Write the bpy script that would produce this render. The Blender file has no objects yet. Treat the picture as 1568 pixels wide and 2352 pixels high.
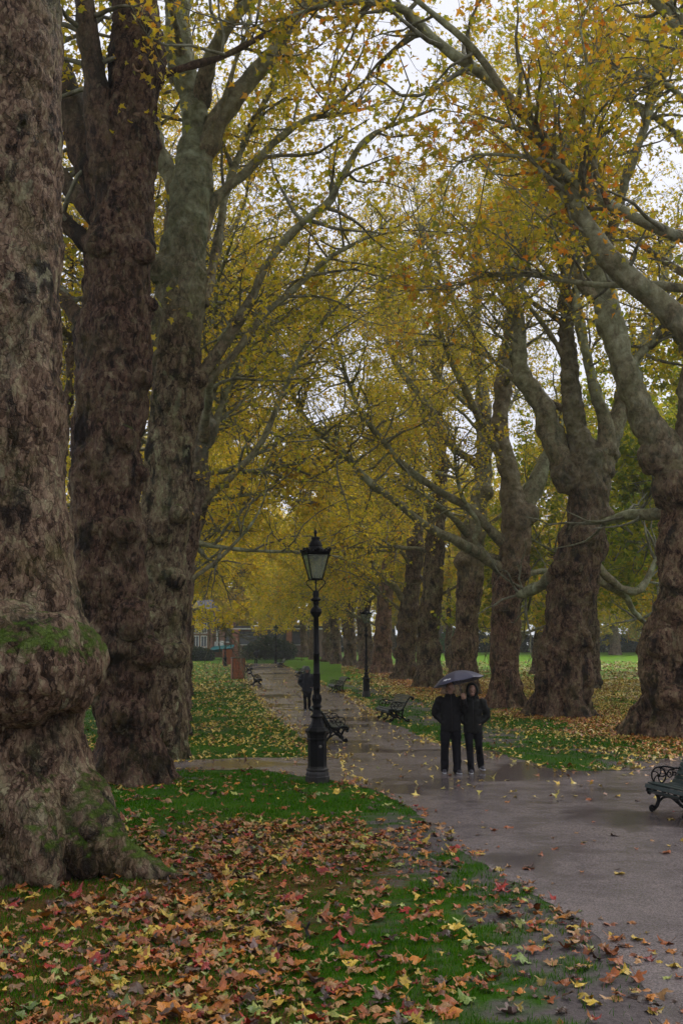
import bpy, bmesh, math, random
import numpy as np
from mathutils import Vector, Matrix

# ------------------------------------------------------------------ camera
SC = bpy.context.scene
COL = SC.collection
H = 2.5                      # eye height above the path
F = 2250.0                   # focal length in units of a 1568 x 2352 frame
CX, CY = 784.0, 1176.0
HOR = 1490.0
PITCH = math.atan((HOR - CY) / F)
cam_d = bpy.data.cameras.new('camera')
cam = bpy.data.objects.new('camera', cam_d)
COL.objects.link(cam)
cam_d.sensor_fit = 'VERTICAL'
cam_d.sensor_height = 36.0
cam_d.lens = F / 2352.0 * 36.0
cam_d.clip_start = 0.1
cam_d.clip_end = 3000
cam.location = (0, 0, H)
cam.rotation_euler = (math.pi / 2 + PITCH, 0, 0)
SC.camera = cam

# ------------------------------------------------------------------ light
SUN_EL, SUN_AZ = math.radians(50), math.radians(48)
world = bpy.data.worlds.new('World')
SC.world = world
world.use_nodes = True
wn, wl = world.node_tree.nodes, world.node_tree.links
bg = wn['Background']
sky = wn.new('ShaderNodeTexSky')
sky.sky_type = 'NISHITA'
sky.sun_disc = False
sky.sun_elevation = SUN_EL
sky.sun_rotation = SUN_AZ
sky.dust_density = 3.0
tc = wn.new('ShaderNodeTexCoord')
cl = wn.new('ShaderNodeTexNoise')
cl.inputs['Scale'].default_value = 2.2
cl.inputs['Detail'].default_value = 5
cr = wn.new('ShaderNodeValToRGB')
cr.color_ramp.elements[0].position = 0.3
cr.color_ramp.elements[0].color = (7.1, 7.25, 8.2, 1)
cr.color_ramp.elements[1].position = 0.75
cr.color_ramp.elements[1].color = (8.1, 8.2, 9.0, 1)
mx = wn.new('ShaderNodeMix')
mx.data_type = 'RGBA'
mx.inputs['Factor'].default_value = 0.92      # thick cloud over the clear sky
wl.new(tc.outputs['Generated'], cl.inputs['Vector'])
wl.new(cl.outputs['Fac'], cr.inputs['Fac'])
wl.new(sky.outputs['Color'], mx.inputs['A'])
wl.new(cr.outputs['Color'], mx.inputs['B'])
wl.new(mx.outputs['Result'], bg.inputs['Color'])
bg.inputs['Strength'].default_value = 0.105
sun_d = bpy.data.lights.new('sun', 'SUN')
sun_d.energy = 1.5
sun_d.angle = math.radians(25)
sun_d.color = (1.0, 0.97, 0.93)
sun = bpy.data.objects.new('sun', sun_d)
COL.objects.link(sun)
sun.location = (0, 0, 60)
# direction towards the sun, as the sky texture measures it (rotation from +Y, clockwise)
sdir = Vector((math.sin(SUN_AZ) * math.cos(SUN_EL), math.cos(SUN_AZ) * math.cos(SUN_EL), math.sin(SUN_EL)))
sun.rotation_euler = sdir.to_track_quat('Z', 'Y').to_euler()

SC.view_settings.view_transform = 'Standard'
SC.view_settings.look = 'None'
SC.view_settings.exposure = 0.30
SC.view_settings.gamma = 1.0
SC.render.engine = 'CYCLES'
cy = SC.cycles
cy.use_denoising = True
try:
    cy.denoiser = 'OPENIMAGEDENOISE'
except Exception:
    pass
cy.max_bounces = 7
cy.diffuse_bounces = 3
cy.glossy_bounces = 3
cy.transmission_bounces = 5
cy.transparent_max_bounces = 8
cy.volume_bounces = 1
cy.use_adaptive_sampling = True
cy.adaptive_threshold = 0.02
cy.caustics_reflective = False
cy.caustics_refractive = False

# ------------------------------------------------------------------ helpers
FWD = np.array([0, math.cos(PITCH), math.sin(PITCH)])
UP = np.array([0, -math.sin(PITCH), math.cos(PITCH)])
RGT = np.array([1.0, 0, 0])
EYE = np.array([0, 0, H])


def ray(u, v):
    return RGT * ((u - CX) / F) + UP * ((CY - v) / F) + FWD


def P(u, v, Y):
    "the point on the sight line through (u, v) at world depth Y"
    d = ray(u, v)
    return EYE + d * (Y / d[1])


def gz(Y):
    "height of the ground: level, then rising gently beyond 70 m"
    Y = np.asarray(Y, float)
    t = np.clip((Y - 65) / 130, 0, 1.0)
    return 2.0 * t ** 1.2


def G(u, v):
    "the point of the ground seen at (u, v)"
    d = ray(u, v)
    Y = 6.0
    for _ in range(4000):
        p = EYE + d * (Y / d[1])
        if p[2] <= gz(Y):
            return p
        Y += 0.02 if Y < 30 else 0.1
    return p


def mpp(Y):
    "metres per frame unit at depth Y"
    return Y / (F * math.cos(PITCH))


RNG = np.random.default_rng(7)
_LAT = np.random.default_rng(3).random((64, 64, 64))


def vn(p, f=1.0, off=0.0):
    "value noise, 0..1"
    q = np.asarray(p, float) * f + off + 400.0
    i = np.floor(q).astype(int)
    t = q - i
    t = t * t * (3 - 2 * t)
    i0, i1 = i % 64, (i + 1) % 64
    x0, y0, z0 = i0[..., 0], i0[..., 1], i0[..., 2]
    x1, y1, z1 = i1[..., 0], i1[..., 1], i1[..., 2]
    tx, ty, tz = t[..., 0], t[..., 1], t[..., 2]
    L = _LAT
    a = L[x0, y0, z0] * (1 - tx) + L[x1, y0, z0] * tx
    b = L[x0, y1, z0] * (1 - tx) + L[x1, y1, z0] * tx
    c = L[x0, y0, z1] * (1 - tx) + L[x1, y0, z1] * tx
    d = L[x0, y1, z1] * (1 - tx) + L[x1, y1, z1] * tx
    return (a * (1 - ty) + b * ty) * (1 - tz) + (c * (1 - ty) + d * ty) * tz


def vn2(x, y, f=1.0, off=0.0):
    p = np.stack([np.asarray(x, float), np.asarray(y, float), np.zeros_like(np.asarray(x, float))], -1)
    return 0.6 * vn(p, f, off) + 0.28 * vn(p, f * 2.3, off + 7) + 0.12 * vn(p, f * 5.1, off + 19)


def mk_mesh(name, V, faces, smooth=True, attrs=None):
    "mesh from vertices and a list of (n, k) index arrays; attrs: {name: per-vertex float array or (n,3) colour}"
    me = bpy.data.meshes.new(name)
    V = np.asarray(V, np.float32)
    me.vertices.add(len(V))
    me.vertices.foreach_set('co', V.ravel())
    if not isinstance(faces, (list, tuple)):
        faces = [faces]
    faces = [np.asarray(f, np.int32) for f in faces if len(f)]
    loops = np.concatenate([f.ravel() for f in faces])
    tot = np.concatenate([np.full(len(f), f.shape[1], np.int32) for f in faces])
    start = np.concatenate([[0], np.cumsum(tot)[:-1]]).astype(np.int32)
    me.loops.add(len(loops))
    me.loops.foreach_set('vertex_index', loops)
    me.polygons.add(len(tot))
    me.polygons.foreach_set('loop_start', start)
    me.polygons.foreach_set('loop_total', tot)
    me.polygons.foreach_set('use_smooth', np.full(len(tot), smooth))
    for k, a in (attrs or {}).items():
        a = np.asarray(a, np.float32)
        if a.ndim == 1:
            at = me.attributes.new(k, 'FLOAT', 'POINT')
            at.data.foreach_set('value', a)
        else:
            at = me.attributes.new(k, 'FLOAT_COLOR', 'POINT')
            at.data.foreach_set('color', np.concatenate([a, np.ones((len(a), 1), np.float32)], 1).ravel())
    me.update(calc_edges=True)
    return me


def link(name, me, mat=None, parent=None, loc=None):
    o = bpy.data.objects.new(name, me)
    COL.objects.link(o)
    if mat is not None:
        me.materials.append(mat)
    if parent is not None:
        o.parent = parent
    if loc is not None:
        o.location = loc
    return o


def tag(o, label=None, cat=None, group=None, kind=None):
    if label:
        o['label'] = label
    if cat:
        o['category'] = cat
    if group:
        o['group'] = group
    if kind:
        o['kind'] = kind
    return o


def empty(name, loc, label, cat, group=None, rz=0.0):
    o = bpy.data.objects.new(name, None)
    COL.objects.link(o)
    o.location = loc
    o.rotation_euler = (0, 0, rz)
    return tag(o, label, cat, group)


def copy_tree(o, parent=None):
    c = o.copy()
    COL.objects.link(c)
    c.parent = parent
    for ch in o.children:
        copy_tree(ch, c)
    return c


class MB:
    "collects shapes into one mesh"
    def __init__(s):
        s.V, s.F, s.n = [], {}, 0

    def add(s, V, F):
        V = np.asarray(V, float)
        for f in (F if isinstance(F, list) else [F]):
            f = np.asarray(f, int)
            if len(f):
                s.F.setdefault(f.shape[1], []).append(f + s.n)
        s.V.append(V)
        s.n += len(V)
        return s

    def box(s, lo, hi, rz=0.0, piv=(0, 0, 0), bev=0.0):
        lo, hi = np.array(lo, float), np.array(hi, float)
        if bev:
            bm = bmesh.new()
            bmesh.ops.create_cube(bm, size=1.0)
            for v in bm.verts:
                v.co = Vector([(lo[i] + hi[i]) / 2 + v.co[i] * (hi[i] - lo[i]) for i in range(3)])
            bmesh.ops.bevel(bm, geom=list(bm.edges), offset=bev, segments=2, affect='EDGES', profile=0.5)
            s.bm(bm)
            return s
        c = np.array([[x, y, z] for x in (lo[0], hi[0]) for y in (lo[1], hi[1]) for z in (lo[2], hi[2])])
        if rz:
            pv = np.array(piv, float)
            cc, ss = math.cos(rz), math.sin(rz)
            d = c - pv
            c = np.stack([d[:, 0] * cc - d[:, 1] * ss, d[:, 0] * ss + d[:, 1] * cc, d[:, 2]], 1) + pv
        return s.add(c, np.array([[0, 1, 3, 2], [4, 6, 7, 5], [0, 4, 5, 1], [2, 3, 7, 6], [0, 2, 6, 4], [1, 5, 7, 3]]))

    def bm(s, bm):
        bm.verts.index_update()
        V = [tuple(v.co) for v in bm.verts]
        by = {}
        for f in bm.faces:
            by.setdefault(len(f.verts), []).append([v.index for v in f.verts])
        s.add(V, [np.array(x) for x in by.values()])
        bm.free()
        return s

    def tube(s, pts, r, n=8, cap=True):
        V, Fq, caps = tube_geo(np.asarray(pts, float), np.broadcast_to(np.asarray(r, float), (len(pts),)), n)
        s.add(V, [Fq] + ([caps] if cap else []))
        return s

    def lathe(s, prof, n=24, c=(0, 0, 0)):
        prof = np.array(prof, float)
        a = np.linspace(0, 2 * math.pi, n, endpoint=False)
        V = np.stack([prof[:, None, 0] * np.cos(a) + c[0], prof[:, None, 0] * np.sin(a) + c[1],
                      np.repeat(prof[:, 1:2], n, 1) + c[2]], -1).reshape(-1, 3)
        i = np.arange(len(prof) - 1)[:, None] * n
        j = np.arange(n)[None]
        j2 = (j + 1) % n
        Fq = np.stack([i + j, i + j2, i + n + j2, i + n + j], -1).reshape(-1, 4)
        s.add(V, [Fq, np.array([list(range(n))[::-1]]), np.array([[(len(prof) - 1) * n + k for k in range(n)]])])
        return s

    def ball(s, c, r, n=14, m=9):
        r = np.broadcast_to(np.asarray(r, float), (3,))
        ph = np.linspace(-math.pi / 2 + 0.08, math.pi / 2 - 0.08, m)
        a = np.linspace(0, 2 * math.pi, n, endpoint=False)
        V = np.stack([np.cos(ph)[:, None] * np.cos(a) * r[0] + c[0], np.cos(ph)[:, None] * np.sin(a) * r[1] + c[1],
                      np.repeat(np.sin(ph)[:, None], n, 1) * r[2] + c[2]], -1).reshape(-1, 3)
        i = np.arange(m - 1)[:, None] * n
        j = np.arange(n)[None]
        j2 = (j + 1) % n
        Fq = np.stack([i + j, i + j2, i + n + j2, i + n + j], -1).reshape(-1, 4)
        s.add(V, [Fq, np.array([list(range(n))[::-1]]), np.array([[(m - 1) * n + k for k in range(n)]])])
        return s

    def xform(s, M):
        M = np.array(M)
        s.V = [v @ M[:3, :3].T + M[:3, 3] for v in s.V]
        return s

    def mesh(s, name, smooth=True):
        return mk_mesh(name, np.concatenate(s.V), [np.concatenate(f) for f in s.F.values()], smooth)

    def build(s, name, mat, parent=None, smooth=True, loc=None):
        return link(name, s.mesh(name, smooth), mat, parent, loc)


def frames(pts):
    "parallel-transport frames along a polyline"
    T = np.gradient(pts, axis=0)
    T /= np.linalg.norm(T, axis=1)[:, None] + 1e-9
    a = np.array([1.0, 0, 0]) if abs(T[0][0]) < 0.8 else np.array([0, 1.0, 0])
    N = np.zeros_like(T)
    n = np.cross(T[0], np.cross(a, T[0]))
    for i in range(len(T)):
        n = n - T[i] * np.dot(n, T[i])
        n /= np.linalg.norm(n) + 1e-9
        N[i] = n
    return T, N, np.cross(T, N)


def tube_geo(pts, r, n):
    T, N, B = frames(pts)
    a = np.linspace(0, 2 * math.pi, n, endpoint=False)
    V = pts[:, None] + r[:, None, None] * (np.cos(a)[None, :, None] * N[:, None] + np.sin(a)[None, :, None] * B[:, None])
    V = V.reshape(-1, 3)
    m = len(pts)
    i = np.arange(m - 1)[:, None] * n
    j = np.arange(n)[None]
    j2 = (j + 1) % n
    Fq = np.stack([i + j, i + j2, i + n + j2, i + n + j], -1).reshape(-1, 4)
    caps = np.array([list(range(n))[::-1], [(m - 1) * n + k for k in range(n)]])
    return V, Fq, caps


def spline(pts, step):
    "Catmull-Rom through rows (x, y, z, r)"
    p = np.asarray(pts, float)
    p = np.concatenate([[2 * p[0] - p[1]], p, [2 * p[-1] - p[-2]]])
    out = []
    for i in range(1, len(p) - 2):
        n = max(2, int(np.linalg.norm(p[i + 1, :3] - p[i, :3]) / step))
        t = np.linspace(0, 1, n, endpoint=False)[:, None]
        a, b, c, d = p[i - 1], p[i], p[i + 1], p[i + 2]
        out.append(0.5 * (2 * b + (c - a) * t + (2 * a - 5 * b + 4 * c - d) * t ** 2 + (3 * b - a - 3 * c + d) * t ** 3))
    out.append(p[-2:-1])
    return np.concatenate(out)


def remesh(me, voxel, smooth=3):
    o = bpy.data.objects.new('tmp', me)
    COL.objects.link(o)
    m = o.modifiers.new('r', 'REMESH')
    m.mode = 'VOXEL'
    m.voxel_size = voxel
    if smooth:
        s = o.modifiers.new('s', 'SMOOTH')
        s.iterations = smooth
        s.factor = 0.6
    dg = bpy.context.evaluated_depsgraph_get()
    dg.update()
    new = bpy.data.meshes.new_from_object(o.evaluated_get(dg))
    bpy.data.objects.remove(o)
    bpy.data.meshes.remove(me)
    return new


def get_vn(me):
    V = np.empty(len(me.vertices) * 3, np.float32)
    me.vertices.foreach_get('co', V)
    N = np.empty(len(me.vertices) * 3, np.float32)
    me.vertex_normals.foreach_get('vector', N)
    return V.reshape(-1, 3).astype(float), N.reshape(-1, 3).astype(float)


def set_co(me, V):
    me.vertices.foreach_set('co', np.asarray(V, np.float32).ravel())
    me.polygons.foreach_set('use_smooth', np.ones(len(me.polygons), bool))
    me.update()


# ------------------------------------------------------------------ materials
class NT:
    def __init__(s, name):
        s.m = bpy.data.materials.new(name)
        s.m.use_nodes = True
        s.t = s.m.node_tree
        s.b = s.t.nodes['Principled BSDF']
        s.out = s.t.nodes['Material Output']

    def n(s, kind, **kw):
        x = s.t.nodes.new('ShaderNode' + kind)
        ins = {}
        for k, v in kw.items():
            if k in x.inputs.keys() or k.replace('_', ' ') in x.inputs.keys():
                ins[k.replace('_', ' ') if k not in x.inputs.keys() else k] = v
            else:
                setattr(x, k, v)
        for k, v in ins.items():
            s.put(v, x.inputs[k])
        return x

    def put(s, v, sock):
        if isinstance(v, bpy.types.NodeSocket):
            s.t.links.new(v, sock)
        else:
            if sock.type == 'RGBA' and len(v) == 3:
                v = (*v, 1)
            sock.default_value = v

    def mix(s, f, a, b, blend='MIX'):
        x = s.t.nodes.new('ShaderNodeMix')
        x.data_type = 'RGBA'
        x.blend_type = blend
        s.put(f, x.inputs[0])
        s.put(a, x.inputs[6])
        s.put(b, x.inputs[7])
        return x.outputs[2]

    def math(s, op, a, b=0.0, c=None, clamp=False):
        x = s.t.nodes.new('ShaderNodeMath')
        x.operation = op
        x.use_clamp = clamp
        s.put(a, x.inputs[0])
        s.put(b, x.inputs[1])
        if c is not None:
            s.put(c, x.inputs[2])
        return x.outputs[0]

    def ramp(s, f, stops, interp='LINEAR'):
        x = s.t.nodes.new('ShaderNodeValToRGB')
        x.color_ramp.interpolation = interp
        el = x.color_ramp.elements
        while len(el) > 1:
            el.remove(el[-1])
        for i, (p, c) in enumerate(stops):
            e = el[0] if i == 0 else el.new(p)
            e.position = p
            e.color = (*c, 1) if not np.isscalar(c) else (c, c, c, 1)
        s.put(f, x.inputs['Fac'])
        return x.outputs['Color']

    def noise(s, vec, scale, detail=4, rough=0.5, dist=0.0):
        x = s.n('TexNoise', Scale=scale, Detail=detail, Roughness=rough, Distortion=dist)
        s.put(vec, x.inputs['Vector'])
        return x.outputs['Fac']

    def coord(s, kind='Object', scale=(1, 1, 1)):
        c = s.n('TexCoord')
        m = s.n('Mapping')
        m.inputs['Scale'].default_value = scale
        s.put(c.outputs[kind], m.inputs['Vector'])
        return m.outputs['Vector']

    def bump(s, h, strength=0.5, dist=0.02, normal=None):
        x = s.n('Bump', Strength=strength, Distance=dist)
        s.put(h, x.inputs['Height'])
        if normal is not None:
            s.put(normal, x.inputs['Normal'])
        s.put(x.outputs['Normal'], s.b.inputs['Normal'])
        return x.outputs['Normal']

    def set(s, **kw):
        for k, v in kw.items():
            s.put(v, s.b.inputs[k.replace('_', ' ')])
        return s


def simple(name, col, rough=0.5, var=0.15, scale=6.0, metal=0.0, bump=0.0, spec=0.5):
    t = NT(name)
    v = t.coord()
    f = t.noise(v, scale, 5, 0.6)
    c = np.array(col)
    t.set(Base_Color=t.ramp(f, [(0.25, tuple(c * (1 - var))), (0.75, tuple(np.minimum(c * (1 + var), 1)))]),
          Roughness=rough, Metallic=metal)
    t.b.inputs['Specular IOR Level'].default_value = spec
    if bump:
        t.bump(t.noise(v, scale * 6, 4), bump, 0.01)
    return t.m


def bark_material():
    t = NT('plane_bark')
    v = t.coord('Object')
    warp = t.n('TexNoise', Scale=3.0, Detail=4, Roughness=0.65)
    t.put(v, warp.inputs['Vector'])
    vm = t.n('VectorMath', operation='MULTIPLY_ADD')
    t.put(warp.outputs['Color'], vm.inputs[0])
    vm.inputs[1].default_value = (0.22, 0.22, 0.34)
    t.put(v, vm.inputs[2])

    def stretched(z):
        m = t.n('Mapping')
        m.inputs['Scale'].default_value = (1, 1, z)
        t.put(vm.outputs[0], m.inputs['Vector'])
        return m.outputs['Vector']
    sv = stretched(0.45)

    def cells(scale):
        a = t.n('TexVoronoi', Scale=scale, feature='F1', Randomness=1.0)
        t.put(sv, a.inputs['Vector'])
        e = t.n('TexVoronoi', Scale=scale, feature='DISTANCE_TO_EDGE', Randomness=1.0)
        t.put(sv, e.inputs['Vector'])
        x = t.n('SeparateColor')
        t.put(a.outputs['Color'], x.inputs[0])
        return x.outputs[0], x.outputs[1], e.outputs['Distance']
    c1, c1b, e1 = cells(9.0)
    c2, c2b, e2 = cells(24.0)
    oi = t.n('ObjectInfo')
    big = t.noise(v, 0.8, 5, 0.62, 0.8)
    med = t.noise(sv, 5.5, 6, 0.72, 0.4)
    fine = t.noise(sv, 34, 5, 0.75)
    # plates: colour by plate, worn by noise
    key = t.math('ADD', t.math('MULTIPLY', c1, 0.22), t.math('MULTIPLY', c2, 0.26))
    key = t.math('ADD', key, t.math('MULTIPLY', med, 0.54))
    key = t.math('ADD', key, t.math('MULTIPLY', t.math('SUBTRACT', big, 0.5), 0.55))
    plates = t.ramp(key, [(0.24, (0.020, 0.012, 0.008)), (0.36, (0.072, 0.043, 0.030)), (0.47, (0.165, 0.102, 0.072)),
                          (0.58, (0.235, 0.160, 0.112)), (0.70, (0.265, 0.215, 0.135)), (0.86, (0.42, 0.38, 0.25))])
    plates = t.mix(1.0, plates, t.ramp(fine, [(0.3, (0.6, 0.58, 0.56)), (0.55, (1, 1, 1)), (0.75, (1.25, 1.22, 1.18))]), 'MULTIPLY')
    # dark gaps between plates, broken up so that they do not net the whole trunk
    g1 = t.math('SUBTRACT', 1.0, t.math('MULTIPLY', e1, 16.0, clamp=True), clamp=True)
    g2 = t.math('SUBTRACT', 1.0, t.math('MULTIPLY', e2, 14.0, clamp=True), clamp=True)
    brk = t.math('MULTIPLY', t.math('SUBTRACT', med, 0.42), 5.0, clamp=True)
    gap = t.math('MULTIPLY', t.math('MAXIMUM', t.math('MULTIPLY', g1, 0.8), t.math('MULTIPLY', g2, 0.6)), t.math('SUBTRACT', 1.0, t.math('MULTIPLY', brk, 0.8)), clamp=True)
    plates = t.mix(t.math('MULTIPLY', gap, 0.8), plates, (0.010, 0.007, 0.005))
    # wet black streaks
    stain = t.math('MULTIPLY', t.math('SUBTRACT', t.noise(stretched(0.40), 2.0, 7, 0.72, 0.3), 0.515), 11.0, clamp=True)
    plates = t.mix(t.math('MULTIPLY', stain, 0.93), plates, (0.011, 0.008, 0.006))
    # fresh pale skin where plates have fallen
    pale = t.math('MULTIPLY', t.math('SUBTRACT', t.noise(sv, 3.1, 5, 0.62, 0.7), 0.625), 22.0, clamp=True)
    plates = t.mix(t.math('MULTIPLY', pale, 0.75), plates, t.ramp(med, [(0.3, (0.15, 0.14, 0.085)), (0.7, (0.30, 0.275, 0.18))]))
    # smooth grey-green bark of the limbs
    lm = t.noise(v, 3.4, 6, 0.68, 0.5)
    limb = t.ramp(lm, [(0.28, (0.05, 0.047, 0.03)), (0.42, (0.14, 0.135, 0.088)), (0.55, (0.25, 0.25, 0.172)), (0.72, (0.38, 0.40, 0.315))])
    at = t.n('Attribute', attribute_name='limb')
    lf = t.math('ADD', at.outputs['Fac'], t.math('MULTIPLY', t.math('SUBTRACT', big, 0.5), 0.9), clamp=True)
    col = t.mix(lf, plates, limb)
    # damp green film and moss
    geo = t.n('NewGeometry')
    sx = t.n('SeparateXYZ')
    t.put(geo.outputs['Normal'], sx.inputs[0])
    mo = t.noise(v, 1.6, 6, 0.72, 0.4)
    alg = t.math('MULTIPLY', t.math('SUBTRACT', mo, 0.49), 3.5, clamp=True)
    col = t.mix(t.math('MULTIPLY', alg, 0.68), col, (0.085, 0.083, 0.020))
    ms = t.n('Attribute', attribute_name='moss')
    mk = t.math('ADD', t.math('MULTIPLY', t.math('SUBTRACT', sx.outputs['Z'], 0.50), 1.1), ms.outputs['Fac'])
    mk = t.math('SUBTRACT', t.math('ADD', mk, t.math('MULTIPLY', t.noise(v, 4.5, 7, 0.8), 2.4)), 1.60)
    mk = t.math('MULTIPLY', mk, 3.0, clamp=True)
    col = t.mix(t.math('MULTIPLY', mk, 0.85), col, t.ramp(fine, [(0.3, (0.022, 0.052, 0.003)), (0.7, (0.075, 0.13, 0.010))]))
    hv = t.mix(1.0, col, oi.outputs['Color'], 'MULTIPLY')
    t.set(Base_Color=hv, Roughness=t.ramp(med, [(0.3, 0.5), (0.7, 0.85)]))
    t.b.inputs['Specular IOR Level'].default_value = 0.08
    rough = t.math('SUBTRACT', 1.0, t.math('MULTIPLY', lf, 0.7))
    h = t.math('ADD', t.math('MULTIPLY', t.math('ADD', c1, c2b), 0.22), t.math('MULTIPLY', fine, 0.35))
    h = t.math('SUBTRACT', h, t.math('MULTIPLY', gap, 0.5))
    h = t.math('ADD', h, t.math('MULTIPLY', med, 0.5))
    h = t.math('MULTIPLY', t.math('ADD', h, t.math('MULTIPLY', mk, 0.3)), rough)
    t.bump(h, 1.0, 0.05)
    return t.m


def leaf_material(name, stops, trans=0.58):
    t = NT(name)
    g = t.n('NewGeometry')
    v = t.coord('Object')
    cl = t.noise(v, 0.35, 4, 0.6)
    f = t.math('ADD', t.math('MULTIPLY', g.outputs['Random Per Island'], 0.62), t.math('MULTIPLY', cl, 0.76))
    f = t.math('SUBTRACT', f, 0.19)
    c = t.ramp(f, stops)
    t.set(Base_Color=c, Roughness=0.42)
    t.b.inputs['Specular IOR Level'].default_value = 0.4
    tr = t.n('BsdfTranslucent')
    t.put(t.mix(1.0, c, (1.5, 1.35, 0.75), 'MULTIPLY'), tr.inputs['Color'])
    ms = t.n('MixShader')
    ms.inputs[0].default_value = trans
    t.t.links.new(t.b.outputs[0], ms.inputs[1])
    t.t.links.new(tr.outputs[0], ms.inputs[2])
    t.t.links.new(ms.outputs[0], t.out.inputs['Surface'])
    return t.m


M = {}
M['bark'] = bark_material()
M['leaf'] = leaf_material('plane_leaves', [(0.0, (0.085, 0.145, 0.014)), (0.22, (0.235, 0.26, 0.024)), (0.48, (0.45, 0.39, 0.038)),
                                            (0.72, (0.55, 0.415, 0.042)), (0.88, (0.53, 0.27, 0.032)), (1.0, (0.36, 0.13, 0.022))])
M['leaf_warm'] = leaf_material('autumn_plane_leaves', [(0.0, (0.08, 0.13, 0.012)), (0.22, (0.22, 0.245, 0.022)), (0.48, (0.45, 0.37, 0.034)),
                                            (0.67, (0.54, 0.345, 0.034)), (0.83, (0.51, 0.19, 0.022)), (1.0, (0.36, 0.10, 0.018))])
M['leaf_gold'] = leaf_material('golden_plane_leaves', [(0.0, (0.22, 0.26, 0.022)), (0.3, (0.45, 0.42, 0.040)), (0.6, (0.63, 0.51, 0.052)),
                                            (0.88, (0.66, 0.45, 0.045)), (1.0, (0.56, 0.28, 0.028))])
M['leaf_green'] = leaf_material('green_plane_leaves', [(0.0, (0.06, 0.13, 0.012)), (0.3, (0.16, 0.23, 0.02)), (0.6, (0.32, 0.34, 0.03)),
                                            (0.85, (0.48, 0.41, 0.036)), (1.0, (0.48, 0.28, 0.028))])
# ------------------------------------------------------------------ ground and paths
EDGE_L = [(1568, 2400), (1500, 2292), (1450, 2232), (1400, 2182), (1330, 2122), (1260, 2080), (1180, 2030), (1100, 1985), (1030, 1940),
          (960, 1882), (920, 1847), (880, 1818), (800, 1797), (740, 1791)]
EDGE_L2 = [(735, 1738), (704, 1700), (660, 1670), (622, 1640), (586, 1600), (571, 1566), (566, 1548), (563, 1535), (566, 1524)]
EDGE_RR = [(1345, 1771), (1400, 1767), (1470, 1752), (1568, 1738), (1700, 1722)]
EDGE_R = [(1345, 1771), (1260, 1764), (1200, 1748), (1110, 1720), (1010, 1706), (940, 1680),
          (880, 1652), (830, 1612), (760, 1582), (700, 1551), (668, 1535), (648, 1524)]


def edge(pts):
    w = np.array([G(u, v)[:2] for u, v in pts])
    o = np.argsort(w[:, 1])
    return w[o]


EL, EL2, ER, ERR = edge(EDGE_L), edge(EDGE_L2), edge(EDGE_R), edge(EDGE_RR)
Y_SIDE0, Y_SIDE1 = EL[-1, 1], EL2[0, 1]       # the side path leaves the main path between these depths
PATH_END = min(EL2[-1, 1], ER[-1, 1])


def path_left(Y):
    Y = np.asarray(Y, float)
    a = np.interp(Y, EL[:, 1], EL[:, 0])
    b = np.interp(Y, EL2[:, 1], EL2[:, 0])
    s = (Y > Y_SIDE0) & (Y < Y_SIDE1)
    r = np.where(Y <= Y_SIDE0, a, b)
    return np.where(s, np.interp(Y, [Y_SIDE0, Y_SIDE1], [EL[-1, 0], EL2[0, 0]]), r)


def path_right(Y):
    Y = np.asarray(Y, float)
    r = np.interp(Y, ER[:, 1], ER[:, 0])
    return np.where(Y < ER[0, 1], 30.0, r)


def spur_left(Y):
    "left edge of the muddy spur that runs off to the right behind the near bench"
    return np.interp(Y, ERR[:, 1], ERR[:, 0])


SIDE_A = np.array([G(u, v)[:2] for u, v in [(740, 1791), (700, 1784), (620, 1772), (540, 1768), (470, 1768), (300, 1772), (100, 1776)]])
SIDE_B = np.array([G(u, v)[:2] for u, v in [(735, 1738), (690, 1740), (620, 1741), (560, 1740), (490, 1744), (300, 1748), (100, 1752)]])


def on_path(x, y):
    "signed closeness: > 0 inside a path, in metres from the edge roughly"
    x, y = np.asarray(x, float), np.asarray(y, float)
    wob = (vn2(x, y, 1.1, 3) - 0.5) * 0.5 + (vn2(x, y, 5.0, 9) - 0.5) * 0.22
    main = np.minimum(x - path_left(y), path_right(y) - x)
    main = np.where(y > PATH_END, -9, main)
    a = np.interp(x, SIDE_A[::-1, 0], SIDE_A[::-1, 1])
    b = np.interp(x, SIDE_B[::-1, 0], SIDE_B[::-1, 1])
    side = np.minimum(y - a, b - y)
    side = np.where(x > SIDE_A[0, 0] + 0.3, -9, side)
    spur = np.where((y >= ERR[0, 1]) & (y < ERR[-1, 1]), np.minimum(x - spur_left(y), ERR[-1, 1] - y), -9)
    return np.maximum(np.maximum(main, side), spur) + wob * np.clip(y / 25, 0.5, 1.2)


def mud_at(x, y):
    "0 grass .. 1 bare wet soil"
    x, y = np.asarray(x, float), np.asarray(y, float)
    n = vn2(x, y, 0.55, 31) * 0.6 + vn2(x, y, 2.2, 5) * 0.4
    d = on_path(x, y)
    near = np.clip(1.15 + d * 0.55, 0, 1) * np.clip((14.5 - y) / 5.5, 0, 1)          # trodden corner at the near bend
    s1 = 1.5 * np.exp(-(((x - 0.85) / 0.55) ** 2 + ((y - 13.2) / 1.7) ** 2))                   # worn strip on the near lawn
    s2 = np.exp(-(((x - (path_right(y) + 2.0)) / 1.3) ** 2)) * ((y > 20) & (y < 75)) * 0.9
    s3 = np.exp(-((x + 3.5) / 1.4) ** 2 - ((y - 20.8) / 1.2) ** 2)
    m = near * 0.75 + s1 * 0.62 + s2 * 0.62 + s3 * 0.6
    fine_ = vn2(x, y, 6.0, 8)
    return np.clip((m + (n - 0.5) * 1.7 + (fine_ - 0.5) * 0.9 - 0.33) * 3.0, 0, 1)


def rows_grid(xs_of, ys, n):
    pass


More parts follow.
